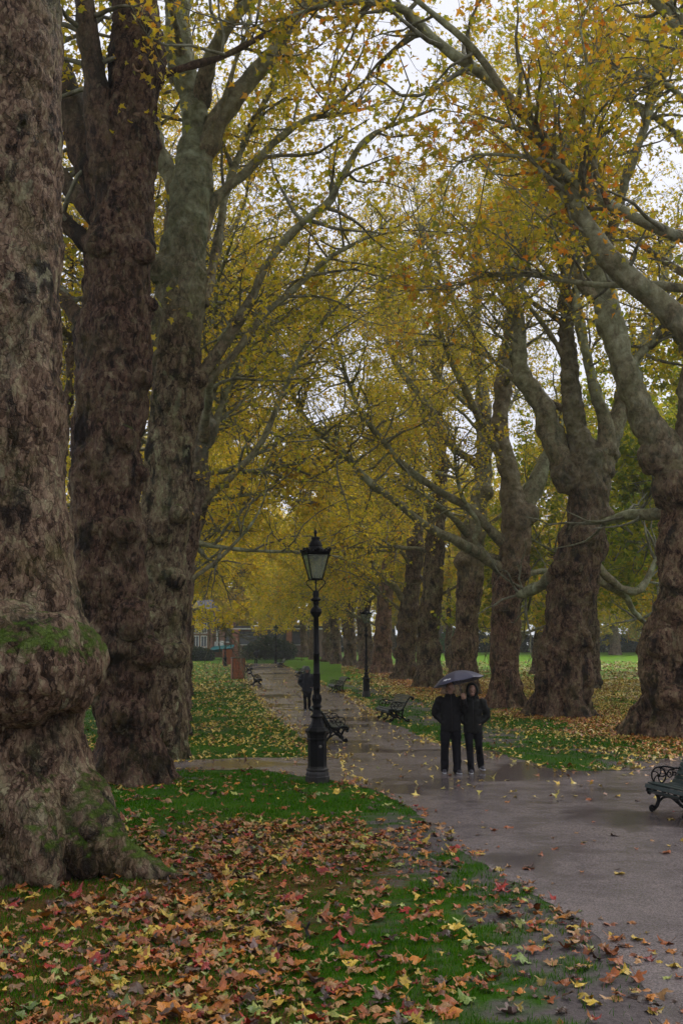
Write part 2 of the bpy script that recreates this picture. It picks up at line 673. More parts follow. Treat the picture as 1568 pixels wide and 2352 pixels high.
def wet_ground():
    t = NT('lawn_ground')
    v = t.coord('Object')
    at = t.n('Attribute', attribute_name='mud')
    li = t.n('Attribute', attribute_name='litter')
    n1 = t.noise(v, 0.6, 6, 0.6)
    n2 = t.noise(v, 14, 5, 0.7)
    gr = t.ramp(t.math('ADD', t.math('MULTIPLY', n1, 0.55), t.math('MULTIPLY', n2, 0.45)),
                [(0.3, (0.012, 0.042, 0.001)), (0.5, (0.028, 0.088, 0.002)), (0.68, (0.055, 0.125, 0.003))])
    far = t.n('Attribute', attribute_name='field')
    gr = t.mix(far.outputs['Fac'], gr, t.ramp(n1, [(0.3, (0.10, 0.235, 0.008)), (0.7, (0.16, 0.30, 0.012))]))
    so = t.ramp(n2, [(0.3, (0.070, 0.058, 0.056)), (0.55, (0.125, 0.105, 0.101)), (0.75, (0.185, 0.152, 0.142))])
    col = t.mix(at.outputs['Fac'], gr, so)
    # old flattened leaf litter, brown and gold
    n3 = t.noise(v, 19.0, 5, 0.75, 0.3)
    lc = t.ramp(t.noise(v, 45.0, 3, 0.6), [(0.3, (0.022, 0.012, 0.006)), (0.5, (0.085, 0.042, 0.012)), (0.7, (0.20, 0.11, 0.025))])
    lf = t.math('MULTIPLY', t.math('SUBTRACT', t.math('ADD', n3, t.math('MULTIPLY', li.outputs['Fac'], 0.55)), 0.86), 6.0, clamp=True)
    col = t.mix(lf, col, lc)
    t.set(Base_Color=col, Roughness=t.ramp(n2, [(0.35, 0.45), (0.65, 0.8)]))
    t.b.inputs['Specular IOR Level'].default_value = 0.06
    t.bump(t.math('ADD', n2, t.math('MULTIPLY', n3, 0.6)), 0.9, 0.05)
    return t.m


def wet_path():
    t = NT('wet_path')
    v = t.coord('Object')
    st = t.n('Mapping')
    st.inputs['Scale'].default_value = (0.75, 0.9, 1)
    st.inputs['Rotation'].default_value = (0, 0, 0.12)
    t.put(v, st.inputs['Vector'])
    sv = st.outputs['Vector']
    n1 = t.noise(sv, 0.9, 7, 0.62, 0.4)
    n2 = t.noise(v, 60, 4, 0.7)
    n3 = t.noise(sv, 3.5, 6, 0.65, 0.6)
    vo = t.n('TexVoronoi', Scale=95.0)
    t.put(v, vo.inputs['Vector'])
    sc = t.n('SeparateColor')
    t.put(vo.outputs['Color'], sc.inputs[0])
    mixn = t.math('ADD', t.math('MULTIPLY', n1, 0.6), t.math('MULTIPLY', n3, 0.4))
    base = t.ramp(mixn, [(0.30, (0.128, 0.110, 0.110)), (0.5, (0.160, 0.136, 0.134)), (0.70, (0.198, 0.165, 0.157))])
    grit = t.ramp(sc.outputs[0], [(0.0, (0.6, 0.58, 0.58)), (0.6, (1.0, 1.0, 1.0)), (1.0, (1.5, 1.42, 1.38))])
    wet = t.math('SUBTRACT', 1.0, t.math('MULTIPLY', t.math('SUBTRACT', mixn, 0.38), 7.0, clamp=True), clamp=True)
    col = t.mix(1.0, base, grit, 'MULTIPLY')
    col = t.mix(t.math('MULTIPLY', wet, 0.35), col, (0.085, 0.073, 0.073))
    pud = t.math('MULTIPLY', t.math('SUBTRACT', t.noise(sv, 0.42, 5, 0.55, 0.5), 0.535), 16.0, clamp=True)
    col = t.mix(t.math('MULTIPLY', pud, 0.6), col, (0.062, 0.053, 0.052))
    wet = t.math('MAXIMUM', wet, pud)
    t.set(Base_Color=col, Roughness=t.math('SUBTRACT', 0.27, t.math('ADD', t.math('MULTIPLY', wet, 0.07), t.math('MULTIPLY', pud, 0.13))))
    t.b.inputs['Specular IOR Level'].default_value = 0.6
    h = t.math('MULTIPLY', t.math('ADD', t.math('MULTIPLY', n2, 0.6), t.math('MULTIPLY', sc.outputs[0], 0.5)),
               t.math('SUBTRACT', 1.0, t.math('MULTIPLY', wet, 0.85)))
    t.bump(h, 0.5, 0.005)
    return t.m


M['ground'] = wet_ground()
M['path'] = wet_path()

YR = np.unique(np.concatenate([np.arange(3, 26, 0.10), np.arange(26, 70, 0.3), np.arange(70, 205, 1.0), [205, 230, 300, 500, 900]]))
YR = np.concatenate([[-40, -10, 0], YR])


def litter_at(x, y):
    "how thick fallen leaves lie"
    x, y = np.asarray(x, float), np.asarray(y, float)
    n = vn2(x, y, 0.5, 77)
    near = np.clip((19.5 - y) / 8.0, 0, 1) * np.clip((2.6 - x + (y - 9) * 0.1) / 3.2, 0.16, 1)
    dr = x - (11.3 - 0.076 * y)
    right = (x > path_right(y)) * np.exp(-(dr / np.where(dr < 0, 3.0, 7.5)) ** 2) * ((y > 17) & (y < 110))
    left = (x < path_left(y)) * (y > 16) * 0.34
    field = (x > 11.5 - 0.076 * y) * (y > 20) * np.clip(1 - (y - 45) / 100, 0, 1) * 0.75
    k = np.maximum(np.maximum(near, right), np.maximum(left, field))
    return np.clip(k * (0.45 + 1.1 * n), 0, 1)


def build_ground():
    # one sheet, finer where the camera stands
    xs = np.unique(np.concatenate([np.arange(-9, 14, 0.16), np.arange(-40, 60, 1.0), [-700, -400, -200, -120, -80, 80, 110, 160, 260, 450, 700]]))
    X, Y = np.meshgrid(xs, YR)
    Z = gz(Y)
    V = np.stack([X, Y, Z], -1).reshape(-1, 3)
    n, m = len(xs), len(YR)
    i = np.arange(m - 1)[:, None] * n
    j = np.arange(n - 1)[None]
    Fq = np.stack([i + j, i + j + 1, i + n + j + 1, i + n + j], -1).reshape(-1, 4)
    x, y = V[:, 0], V[:, 1]
    field = np.clip((x - (15 - 0.076 * y)) / 10, 0, 1) * np.clip((y - 40) / 30, 0, 1)
    field = np.maximum(field, np.clip((x - (9.5 - 0.076 * y)) / 3, 0, 1) * np.clip((y - 26) / 14, 0, 1) * 0.6)
    field = np.maximum(field, np.clip((y - 62) / 25, 0, 1) * 0.45 * (x < path_left(y)))
    field = np.maximum(field, np.clip((y - 60) / 25, 0, 1) * 0.5 * (x > path_right(y)))
    me = mk_mesh('lawn', V, Fq, True, {'mud': mud_at(x, y), 'litter': litter_at(x, y) * np.where(y > 17, 0.55, 1), 'field': field})
    tag(link('lawn', me, M['ground']), 'green park lawn with bare muddy patches and fallen leaves', kind='structure')


def build_path():
    # cells of a fine grid that lie inside the outline, on the same rows as the ground
    ys = YR[(YR >= 3) & (YR <= PATH_END + 0.01)]
    segs = []
    V, Fq = [], []
    n = 0
    NX = 60
    L = path_left(ys)
    R = np.minimum(path_right(ys), 26)
    xx = np.zeros_like(ys)
    dl = (vn2(L, ys, 1.1, 3) - 0.5) * 0.5 + (vn2(L, ys, 5.0, 9) - 0.5) * 0.22 + (RNG.random(len(ys)) - 0.5) * 0.10
    dr = (vn2(R, ys, 1.1, 3) - 0.5) * 0.5 + (vn2(R, ys, 5.0, 9) - 0.5) * 0.22
    sc = np.clip(ys / 25, 0.5, 1.2)
    L, R = L - dl * sc, R + dr * sc
    t = np.linspace(0, 1, NX)
    X = L[:, None] + (R - L)[:, None] * t
    Y = np.repeat(ys[:, None], NX, 1)
    V = np.stack([X, Y, gz(Y) + 0.004], -1).reshape(-1, 3)
    i = np.arange(len(ys) - 1)[:, None] * NX
    j = np.arange(NX - 1)[None]
    Fq = np.stack([i + j, i + j + 1, i + NX + j + 1, i + NX + j], -1).reshape(-1, 4)
    tag(link('path', mk_mesh('path', V, Fq), M['path']), 'wet gritty park path winding away between the trees', kind='structure')
    ys2 = YR[(YR >= ERR[0, 1] - 0.05) & (YR <= ERR[-1, 1])]
    l2 = spur_left(ys2)
    l2 = l2 - ((vn2(l2, ys2, 1.1, 3) - 0.5) * 0.5 + (vn2(l2, ys2, 5.0, 9) - 0.5) * 0.22)
    t2 = np.linspace(0, 1, 30)
    X2 = l2[:, None] + (26 - l2)[:, None] * t2 ** 2
    Y2_ = np.repeat(ys2[:, None], 30, 1)
    i = np.arange(len(ys2) - 1)[:, None] * 30
    j = np.arange(29)[None]
    F2 = np.stack([i + j, i + j + 1, i + 30 + j + 1, i + 30 + j], -1).reshape(-1, 4)
    tag(link('path_spur', mk_mesh('path_spur', np.stack([X2, Y2_, np.full_like(X2, 0.012)], -1).reshape(-1, 3), F2), M['path']), 'muddy spur of the path running off behind the near bench', kind='structure')
    xs = np.arange(SIDE_A[-1, 0], SIDE_A[0, 0] + 0.25, 0.1)
    a = np.interp(xs, SIDE_A[::-1, 0], SIDE_A[::-1, 1])
    b = np.interp(xs, SIDE_B[::-1, 0], SIDE_B[::-1, 1])
    a = a - (vn2(xs, a, 1.1, 3) - 0.5) * 0.4 - (vn2(xs, a, 5.0, 9) - 0.5) * 0.2
    b = b + (vn2(xs, b, 1.1, 3) - 0.5) * 0.4 + (vn2(xs, b, 5.0, 9) - 0.5) * 0.2
    t = np.linspace(0, 1, 12)
    Y = a[:, None] + (b - a)[:, None] * t
    X = np.repeat(xs[:, None], 12, 1)
    V = np.stack([X, Y, np.full_like(X, 0.008)], -1).reshape(-1, 3)
    i = np.arange(len(xs) - 1)[:, None] * 12
    j = np.arange(11)[None]
    Fq = np.stack([i + j, i + 12 + j, i + 12 + j + 1, i + j + 1], -1).reshape(-1, 4)
    tag(link('side_path', mk_mesh('side_path', V, Fq), M['path']), 'narrow muddy side path crossing the left lawn to the main path', kind='structure')


build_ground()
build_path()
# ------------------------------------------------------------------ trees
LEAF_LOBED_V = np.array([(0, .32, 0), (0, 0, 0), (.30, -.03, .05), (.22, .17, .03), (.54, .36, .10), (.22, .45, .03), (.0, .98, -.10),
                         (-.22, .45, .03), (-.54, .36, .10), (-.22, .17, .03), (-.30, -.03, .05)], float)
LEAF_LOBED_F = np.array([(0, i, i + 1 if i < 10 else 1) for i in range(1, 11)])
LEAF_KITE_V = np.array([(0, 0, 0), (.42, .30, .10), (.10, .42, .0), (0, .95, -.08), (-.10, .42, .0), (-.42, .30, .10)], float)
LEAF_KITE_F = np.array([(0, 1, 2), (0, 2, 4), (0, 4, 5), (2, 3, 4)])
LEAF_QUAD_V = np.array([(0, 0, 0), (.5, .45, .12), (0, .95, -.05), (-.5, .45, .12)], float)
LEAF_QUAD_F = np.array([(0, 1, 2), (0, 2, 3)])
LEAVES = {'near': (LEAF_LOBED_V, LEAF_LOBED_F), 'mid': (LEAF_KITE_V, LEAF_KITE_F), 'far': (LEAF_QUAD_V, LEAF_QUAD_F)}


def unit(a):
    return a / (np.linalg.norm(a, axis=-1, keepdims=True) + 1e-9)


def leaf_mesh(name, pos, size, rng, lod, up=0.7):
    tv, tf = LEAVES[lod]
    n = len(pos)
    nz = unit(rng.normal(size=(n, 3)) + np.array([0, 0, up]))
    ty = rng.normal(size=(n, 3)) + np.array([0, 0, -0.5])
    ty = unit(ty - nz * np.sum(ty * nz, 1, keepdims=True))
    tx = np.cross(ty, nz)
    cv = rng.uniform(0.2, 2.2, (n, 1, 1))
    V = pos[:, None] + size[:, None, None] * (tx[:, None] * tv[None, :, 0:1] + ty[:, None] * tv[None, :, 1:2] + nz[:, None] * tv[None, :, 2:3] * cv)
    Fq = (tf[None] + (np.arange(n) * len(tv))[:, None, None]).reshape(-1, 3)
    return mk_mesh(name, V.reshape(-1, 3), Fq, False)


def walk(p0, d0, length, n, rng, jit, bias):
    "M polylines of n points from p0 in direction d0"
    m = len(p0)
    out = np.zeros((m, n, 3))
    out[:, 0] = p0
    d = unit(d0)
    st = (length / (n - 1))[:, None]
    for k in range(1, n):
        out[:, k] = out[:, k - 1] + d * st
        d = unit(d + rng.normal(size=(m, 3)) * jit + bias)
    return out


def many_tubes(P_, R_, n):
    "P_ (M, N, 3), R_ (M, N)"
    m, k, _ = P_.shape
    T = unit(np.gradient(P_, axis=1))
    ref = np.where(np.abs(T[..., 2:3]) < 0.9, np.array([0, 0, 1.0]), np.array([1.0, 0, 0]))
    N = unit(np.cross(T, ref))
    B = np.cross(T, N)
    a = np.linspace(0, 2 * math.pi, n, endpoint=False)
    V = P_[:, :, None] + R_[:, :, None, None] * (np.cos(a)[:, None] * N[:, :, None] + np.sin(a)[:, None] * B[:, :, None])
    q = np.arange(m)[:, None, None] * (k * n)
    i = np.arange(k - 1)[None, :, None] * n
    j = np.arange(n)[None, None]
    j2 = (j + 1) % n
    Fq = np.stack([q + i + j, q + i + j2, q + i + n + j2, q + i + n + j], -1).reshape(-1, 4)
    return V.reshape(-1, 3), Fq


def on_lines(lines, n, t0, rng):
    "n points, tangents and radii on polylines (rows x, y, z, r), by length"
    seg, Ls = [], []
    for l in lines:
        d = np.linalg.norm(np.diff(l[:, :3], axis=0), axis=1)
        c = np.concatenate([[0], np.cumsum(d)])
        seg.append(c)
        Ls.append(c[-1] * (1 - t0))
    pick = rng.choice(len(lines), n, p=np.array(Ls) / sum(Ls))
    p, tg, rr = np.zeros((n, 3)), np.zeros((n, 3)), np.zeros(n)
    for k, l in enumerate(lines):
        w = np.where(pick == k)[0]
        if not len(w):
            continue
        c = seg[k]
        # a bit denser towards the tip
        s = c[-1] * (t0 + (1 - t0) * rng.random(len(w)) ** 0.8)
        for a in range(3):
            p[w, a] = np.interp(s, c, l[:, a])
        rr[w] = np.interp(s, c, l[:, 3])
        e = np.clip(s + 0.3, 0, c[-1])
        f = np.clip(s - 0.3, 0, c[-1])
        for a in range(3):
            tg[w, a] = np.interp(e, c, l[:, a]) - np.interp(f, c, l[:, a])
    return p, unit(tg), rr


def grow(lines, rng, n_sub, sub_len, n_twig, n_leaf, size, droop=0.0, t0=0.3, lod='mid', spread=0.14, zmin=None):
    p, tg, rr = on_lines(lines, n_sub, t0, rng)
    d = unit(tg * 0.55 + unit(rng.normal(size=p.shape)) * 0.9 + np.array([0, 0, 0.25 - droop]))
    L = rng.uniform(sub_len[0], sub_len[1], n_sub)
    S = walk(p, d, L, 7, rng, 0.22, np.array([0, 0, 0.05 - droop * 0.35]))
    SR = np.clip(rr * 0.55, 0.010, 0.06)[:, None] * np.linspace(1, 0.22, 7)[None]
    k = rng.integers(0, n_sub, n_sub * n_twig)
    t = 0.2 + 0.8 * rng.random(len(k))
    fi = t * 5.999
    i = fi.astype(int)
    fr = (fi - i)[:, None]
    tp = S[k, i] * (1 - fr) + S[k, i + 1] * fr
    td = unit(unit(S[k, i + 1] - S[k, i]) * 0.6 + unit(rng.normal(size=tp.shape)) + np.array([0, 0, -droop * 0.4]))
    TL = rng.uniform(0.5, 1.5, len(k)) * (sub_len[1] / 3.5) ** 0.5
    T = walk(tp, td, TL, 4, rng, 0.25, np.array([0, 0, -0.05 - droop * 0.2]))
    TR = np.full((len(k), 4), 0.009) * np.linspace(1, 0.4, 4)
    q = np.repeat(np.arange(len(k)), n_leaf)
    t = rng.random(len(q)) ** 0.7
    fi = t * 2.999
    i = fi.astype(int)
    fr = (fi - i)[:, None]
    lp = T[q, i] * (1 - fr) + T[q, i + 1] * fr + rng.normal(size=(len(q), 3)) * spread
    if zmin is not None:
        lp = lp[lp[:, 2] > zmin + rng.random(len(lp)) * 0.8]
    ls = size * rng.uniform(0.55, 1.25, len(lp))
    return (S, SR), (T, TR), lp, ls


def trace(pts, Y0, dy=0.0, base=None):
    "frame coordinates (u, v, width) to points in space at depths Y0 .. Y0 + dy"
    pts = np.array(pts, float)
    s = np.concatenate([[0], np.cumsum(np.linalg.norm(np.diff(pts[:, :2], axis=0), axis=1))])
    s = s / s[-1]
    out = []
    for (u, v, w), t in zip(pts, s):
        Y = Y0 + dy * t
        p = P(u, v, Y)
        dep = float(np.dot(p - EYE, FWD))
        out.append((*p, 0.5 * w * dep / F))
    return np.array(out)


def auto_limbs(trunk, n, rng, z0, length, elev, sag, r0=0.13, az0=0.0, side=None):
    "boughs that leave the trunk above z0"
    out = []
    zt = trunk[:, 2]
    top = zt[-1]
    for k in range(n):
        z = z0 + (top - z0) * ((k + rng.random()) / n) * 0.98
        i = int(np.argmin(np.abs(zt - z)))
        az = az0 + k * 2.399 + rng.normal() * 0.3
        if side is not None and rng.random() < 0.45:
            az = side + rng.normal() * 0.7
        el = math.radians(rng.uniform(*elev))
        L = rng.uniform(*length) * (1.05 - 0.35 * k / n)
        d = np.array([math.cos(az) * math.cos(el), math.sin(az) * math.cos(el), math.sin(el)])
        p = trunk[i, :3].copy()
        r = min(r0 * rng.uniform(0.8, 1.2), trunk[i, 3] * 0.75)
        rows = [(*p, r * 1.25)]
        m = 9
        for q in range(1, m):
            p = p + d * L / (m - 1)
            d = d + rng.normal(size=3) * 0.16 + np.array([0, 0, sag])
            d = d / np.linalg.norm(d)
            rows.append((*p, r * (1 - 0.82 * q / (m - 1))))
        out.append(np.array(rows))
    return out


def knobbly(rng, line, n, rng_amp=(0.12, 0.4), zmax=None):
    "burls sitting on a trunk: centres and radii"
    out = []
    for _ in range(n):
        i = rng.integers(1, len(line))
        if zmax and line[i, 2] > zmax:
            continue
        r = line[i, 3]
        a = rng.random() * 6.28
        s = r * rng.uniform(*rng_amp)
        out.append((line[i, 0] + math.cos(a) * (r - s * 0.35), line[i, 1] + math.sin(a) * (r - s * 0.35), line[i, 2], s))
    return out


TREES = {}


def trunk_mesh(name, lines, balls, voxel, base, amp=1.0, flare=0.0, flare_h=0.8, lobes=6, seed=0, root_lines=(), moss_z=None, limb_lo=None, big=None):
    mb = MB()
    for l in list(lines):
        s = spline(l, max(0.12, voxel * 2.5))
        n = int(np.clip(s[:, 3].max() * 6.28 / (voxel * 1.6), 10, 64))
        T, N, B = frames(s[:, :3])
        a = np.linspace(0, 2 * math.pi, n, endpoint=False)
        r = np.repeat(s[:, 3:4], n, 1)
        if flare and l is lines[0]:
            h = np.clip(s[:, 2] - base[2], 0, None)[:, None]
            ph = seed * 1.7
            r = r * (1 + flare * np.exp(-h / flare_h) * (0.55 + 0.45 * np.cos(lobes * a + ph + 0.8 * np.sin(2 * a + seed)))
                     + 0.05 * np.cos(lobes * a + ph) * np.exp(-h / 3.0))
        V = s[:, None, :3] + r[:, :, None] * (np.cos(a)[None, :, None] * N[:, None] + np.sin(a)[None, :, None] * B[:, None])
        m = len(s)
        i = np.arange(m - 1)[:, None] * n
        j = np.arange(n)[None]
        j2 = (j + 1) % n
        Fq = np.stack([i + j, i + j2, i + n + j2, i + n + j], -1).reshape(-1, 4)
        mb.add(V.reshape(-1, 3), [Fq, np.array([list(range(n))[::-1], [(m - 1) * n + k for k in range(n)]])])
    for l in root_lines:
        s = spline(l, voxel * 3)
        mb.tube(s[:, :3], s[:, 3], 14)
    for b in balls:
        mb.ball(b[:3], b[3], 14, 9)
    me = remesh(mb.mesh(name), voxel, 4)
    V, N = get_vn(me)
    o = seed * 11.3
    d = (vn(V, 1.3, o) - 0.5) * 0.17 + (vn(V * [1, 1, 0.7], 3.1, o) - 0.5) * 0.13 + (vn(V, 7.0, o) - 0.5) * 0.065
    if voxel < 0.06:
        d = d + (vn(V * [1, 1, 0.6], 15.0, o) - 0.5) * 0.034
    # plates: small steps in the surface
    if voxel < 0.05:
        q = V * [1, 1, 0.6]
        st1 = np.clip((vn(q, 8.0, o + 5) - 0.5) * 9 + 0.5, 0, 1)
        st2 = np.clip((vn(q, 17.0, o + 9) - 0.5) * 8 + 0.5, 0, 1)
        d = d + (st1 * 0.018 + st2 * 0.012) / max(amp, 0.5)
    # rings and creases that old planes show
    d = d + (vn(np.stack([V[:, 0] * 0.4, V[:, 1] * 0.4, V[:, 2] * 3.0], 1), 1.0, o) - 0.5) * 0.06
    V = V + N * (d * amp)[:, None]
    at = np.zeros(len(V))
    if limb_lo is not None:
        at = np.clip((V[:, 2] - limb_lo) / 5.0, 0, 0.75)
    ms = np.zeros(len(V))
    if moss_z is not None:
        for (z, w, k) in moss_z:
            ms = np.maximum(ms, k * np.exp(-((V[:, 2] - z) / w) ** 2))
    set_co(me, V - base)
    for nm, a in (('limb', at), ('moss', ms)):
        x = me.attributes.new(nm, 'FLOAT', 'POINT')
        x.data.foreach_set('value', a.astype(np.float32))
    return me


def limb_mesh(name, line, base, seed, step=0.12, n=12, lf=(0.35, 1.0), amp=1.0):
    s = spline(line, step)
    V, Fq, caps = tube_geo(s[:, :3], s[:, 3], n)
    r = np.repeat(s[:, 3], n)
    c = np.repeat(s[:, :3], n, 0)
    dirn = unit(V - c)
    d = (vn(V, 2.5, seed * 3.1) - 0.5) * 0.5 + (vn(V, 6.0, seed) - 0.5) * 0.3
    V = V + dirn * (r * d * amp)[:, None]
    t = np.linspace(0, 1, len(s))
    at = np.repeat(lf[0] + (lf[1] - lf[0]) * np.clip(t * 1.6, 0, 1), n)
    return mk_mesh(name, V - base, [Fq, caps], True, {'limb': at, 'moss': np.zeros(len(V))})


def plane_tree(label, trunk, limbs=(), autos=(), burls=(), roots=(), voxel=0.05, seed=1, group=None, crown=None, mat='leaf', flare=0.5,
               flare_h=0.6, lobes=6, amp=1.0, moss_z=None, limb_lo=None, name='plane_tree', forks=(), lseg=12, minlimb=0.0, sub_r=1.0, tone=(1, 1, 1), lf=(0.25, 1.0)):
    rng = np.random.default_rng(seed)
    base = np.array([trunk[0, 0], trunk[0, 1], float(gz(trunk[0, 1]))])
    root = empty(name, base, label, 'tree', group)
    tr = trunk.copy()
    tr[0, 2] = base[2] - 0.25
    me = trunk_mesh('trunk', [tr] + list(forks), burls, voxel, base, amp, flare, flare_h, lobes, seed, roots, moss_z, limb_lo)
    link('trunk', me, M['bark'], root).color = (*tone, 1)
    for i, l in enumerate(list(limbs) + list(autos)):
        link('limb', limb_mesh('limb', l, base, seed + i, 0.14 if voxel < 0.06 else 0.3, lseg, lf), M['bark'], root).color = (*(tone if lf[1] < 0.5 else (1.25, 1.28, 1.12)), 1)
    if crown:
        grow_on = [l for l in list(limbs) + list(autos) + list(forks)]
        cs = dict(crown)
        fr = cs.pop('far_limb', None)
        (S, SR), (T, TR), lp, ls = grow(grow_on, rng, **cs)
        V1, F1 = many_tubes(S, SR * sub_r, 6)
        V2, F2 = many_tubes(T, TR * sub_r, 3)
        V = np.concatenate([V1, V2]) - base
        lm = np.concatenate([np.full(len(V1), 0.85), np.full(len(V2), 0.6)])
        b = link('branches', mk_mesh('branches', V, [np.concatenate([F1, F2 + len(V1)])], True, {'limb': lm, 'moss': np.zeros(len(V))}), M['bark'], root)
        b['kind'] = 'stuff'
        link('crown', leaf_mesh('crown', lp - base, ls, rng, cs.get('lod', 'mid')), M[mat], root)
    return root


def Yb(u, v):
    return float(G(u, v)[1])
# ------------------------------------------------------------------ the avenue: left row
ROW_L, ROW_R = 'plane trees lining the left side of the path', 'plane trees lining the right side of the path'
Y1 = Yb(0, 1985)
t1 = trace([(-10, 1990, 480), (0, 1880, 455), (0, 1780, 425), (0, 1690, 372), (0, 1650, 378), (0, 1590, 405), (0, 1530, 420), (0, 1470, 405), (0, 1410, 360),
            (0, 1300, 325), (0, 1150, 312), (0, 1000, 296), (0, 700, 276), (0, 500, 268), (0, 250, 266), (0, 0, 264), (5, -300, 240), (10, -700, 200), (15, -1000, 150)], Y1)
r1 = []
for pts, ys in (([(110, 1740, 190), (160, 1830, 150), (208, 1905, 118), (264, 1963, 84), (330, 2002, 62), (392, 2032, 40), (422, 2046, 20)], (0, -.2, -.5, -.6, -.66, -.70, -.72)),
                ([(40, 1760, 170), (62, 1860, 150), (85, 1945, 118), (112, 2005, 76), (140, 2048, 34)], (-.45, -.75, -1.0, -1.1, -1.12)),
                ([(120, 1850, 90), (160, 1930, 74), (190, 1975, 54), (208, 2005, 30)], (-.5, -.68, -.78, -.80)),
                ([(-40, 1850, 160), (-50, 1950, 120), (-60, 2030, 80)], (-.7, -1.0, -1.15))):
    rows = []
    for (u, v, w), dy in zip(pts, ys):
        p = P(u, v, Y1 + dy)
        p[2] = max(p[2], 0.02)
        rows.append((*p, 0.5 * w * mpp(Y1 + dy)))
    r1.append(np.array(rows))
b1 = []
for u, v, w, dy in ((150, 1525, 175, -.35), (60, 1535, 240, -.78), (185, 1560, 105, -.2), (120, 1480, 130, -.7), (20, 1470, 170, -.8), (170, 1585, 90, -.45), (-60, 1530, 240, -.75), (110, 1570, 130, -.85), (20, 1580, 120, -.95)):
    p = P(u, v, Y1 + dy)
    b1.append((*p, 0.5 * w * mpp(Y1)))
g1 = np.random.default_rng(11)
l1 = auto_limbs(t1, 7, g1, 11.5, (5, 7), (35, 70), 0.02, 0.14)
plane_tree('huge foreground plane tree with mossy bulging burl and spreading roots at the left edge', t1, autos=l1, burls=b1, roots=r1, voxel=0.022, seed=1, group=ROW_L,
           crown=dict(n_sub=110, sub_len=(1.5, 3.6), n_twig=5, n_leaf=13, size=0.165, lod='near', zmin=7.0), flare=0.12, flare_h=0.5, lobes=5,
           moss_z=[(2.55, 0.25, 0.75), (0.45, 0.6, 0.52)], amp=0.62, tone=(1.05, 1.06, 0.98))

Y2 = Yb(300, 1792)
t2 = trace([(300, 1800, 175), (300, 1740, 160), (297, 1676, 135), (285, 1600, 150), (275, 1500, 165), (262, 1400, 150), (250, 1300, 152), (245, 1176, 160), (248, 1080, 165),
            (245, 1000, 155), (258, 900, 160), (265, 800, 160), (268, 700, 155), (272, 620, 145), (275, 570, 150), (285, 500, 128), (295, 400, 118),
            (303, 300, 130), (310, 200, 118), (318, 130, 122), (315, 60, 92), (313, 0, 87), (315, -150, 80), (320, -400, 60), (320, -600, 40)], Y2)
def ballsat(lst, Y):
    out = []
    for u, v, w, dy in lst:
        p = P(u, v, Y + dy)
        out.append((*p, 0.5 * w * mpp(Y)))
    return out
b2 = ballsat([(330, 1500, 80, -.3), (300, 1420, 90, -.55), (300, 1640, 70, -.5), (330, 1090, 40, -.2), (205, 1040, 70, -.4), (290, 1010, 60, -.6), (320, 870, 50, -.3),
              (325, 575, 50, -.5), (250, 560, 90, -.5), (355, 130, 45, 0), (320, 150, 60, -.4), (340, 210, 40, -.2), (220, 960, 60, -.4), (290, 1220, 60, -.6), (340, 1650, 50, -.2), (345, 700, 30, 0)], Y2)
l2 = [trace([(262, 640, 70), (248, 500, 72), (243, 400, 72), (236, 300, 70), (218, 180, 56), (200, 60, 48), (188, -40, 44), (170, -200, 36), (140, -420, 20)], Y2, -1.0),
      trace([(250, 560, 60), (210, 560, 50), (160, 520, 44), (110, 470, 40), (40, 380, 36)], Y2, 1.2),
      trace([(240, 480, 60), (210, 400, 70), (190, 330, 78), (165, 250, 70), (140, 170, 60), (100, 50, 45)], Y2, 1.5),
      trace([(235, 520, 50), (195, 470, 46), (150, 420, 42), (100, 350, 36)], Y2, 2.0),
      trace([(225, 760, 44), (190, 740, 36), (150, 690, 34), (90, 620, 30)], Y2, 2.0)]
g2 = np.random.default_rng(12)
l2a = auto_limbs(t2, 6, g2, 14.0, (5, 7), (25, 65), 0.02, 0.11)
plane_tree('dark reddish knobbly plane tree with pruned limb scars, second along the left row', t2, limbs=l2, autos=l2a, burls=b2, voxel=0.028, seed=2, group=ROW_L,
           crown=dict(n_sub=150, sub_len=(1.5, 3.8), n_twig=5, n_leaf=13, size=0.165, lod='near', zmin=6.0), flare=0.42, flare_h=0.35, lobes=7, moss_z=[(6.5, 1.0, 0.3)], amp=1.0, tone=(0.66, 0.60, 0.56), lf=(0.0, 0.35))
# two ringed scars where boughs were sawn off
t2_root = bpy.data.objects['plane_tree.001']
for u, v, w in ((320, 150, 30), (312, 573, 30)):
    c = np.array(P(u, v, Y2 - 0.60)) - np.array(t2_root.location)
    sc_ = MB()
    r_ = w * 0.5 * mpp(Y2)
    q_ = np.linspace(0, 2 * math.pi, 22)
    sc_.tube([(c[0] + r_ * 0.85 * math.cos(a), c[1] - .02, c[2] + r_ * 1.15 * math.sin(a)) for a in q_], .028, 8, False)
    s_ = link('limb_scar', limb_mesh('limb_scar', np.array([(*(c + np.array([0, .22, 0])), r_ * 1.1), (*(c + np.array([0, .1, 0])), r_ * 1.05), (*(c + np.array([0, .0, 0])), r_ * 0.85)]), np.zeros(3), 3, .03, 16, (0, 0)), M['bark'], t2_root)
    s_.color = (0.35, 0.3, 0.28, 1)
    rim_ = sc_.build('rim', M['bark'], s_)
    rim_.color = (1.5, 1.4, 1.2, 1)

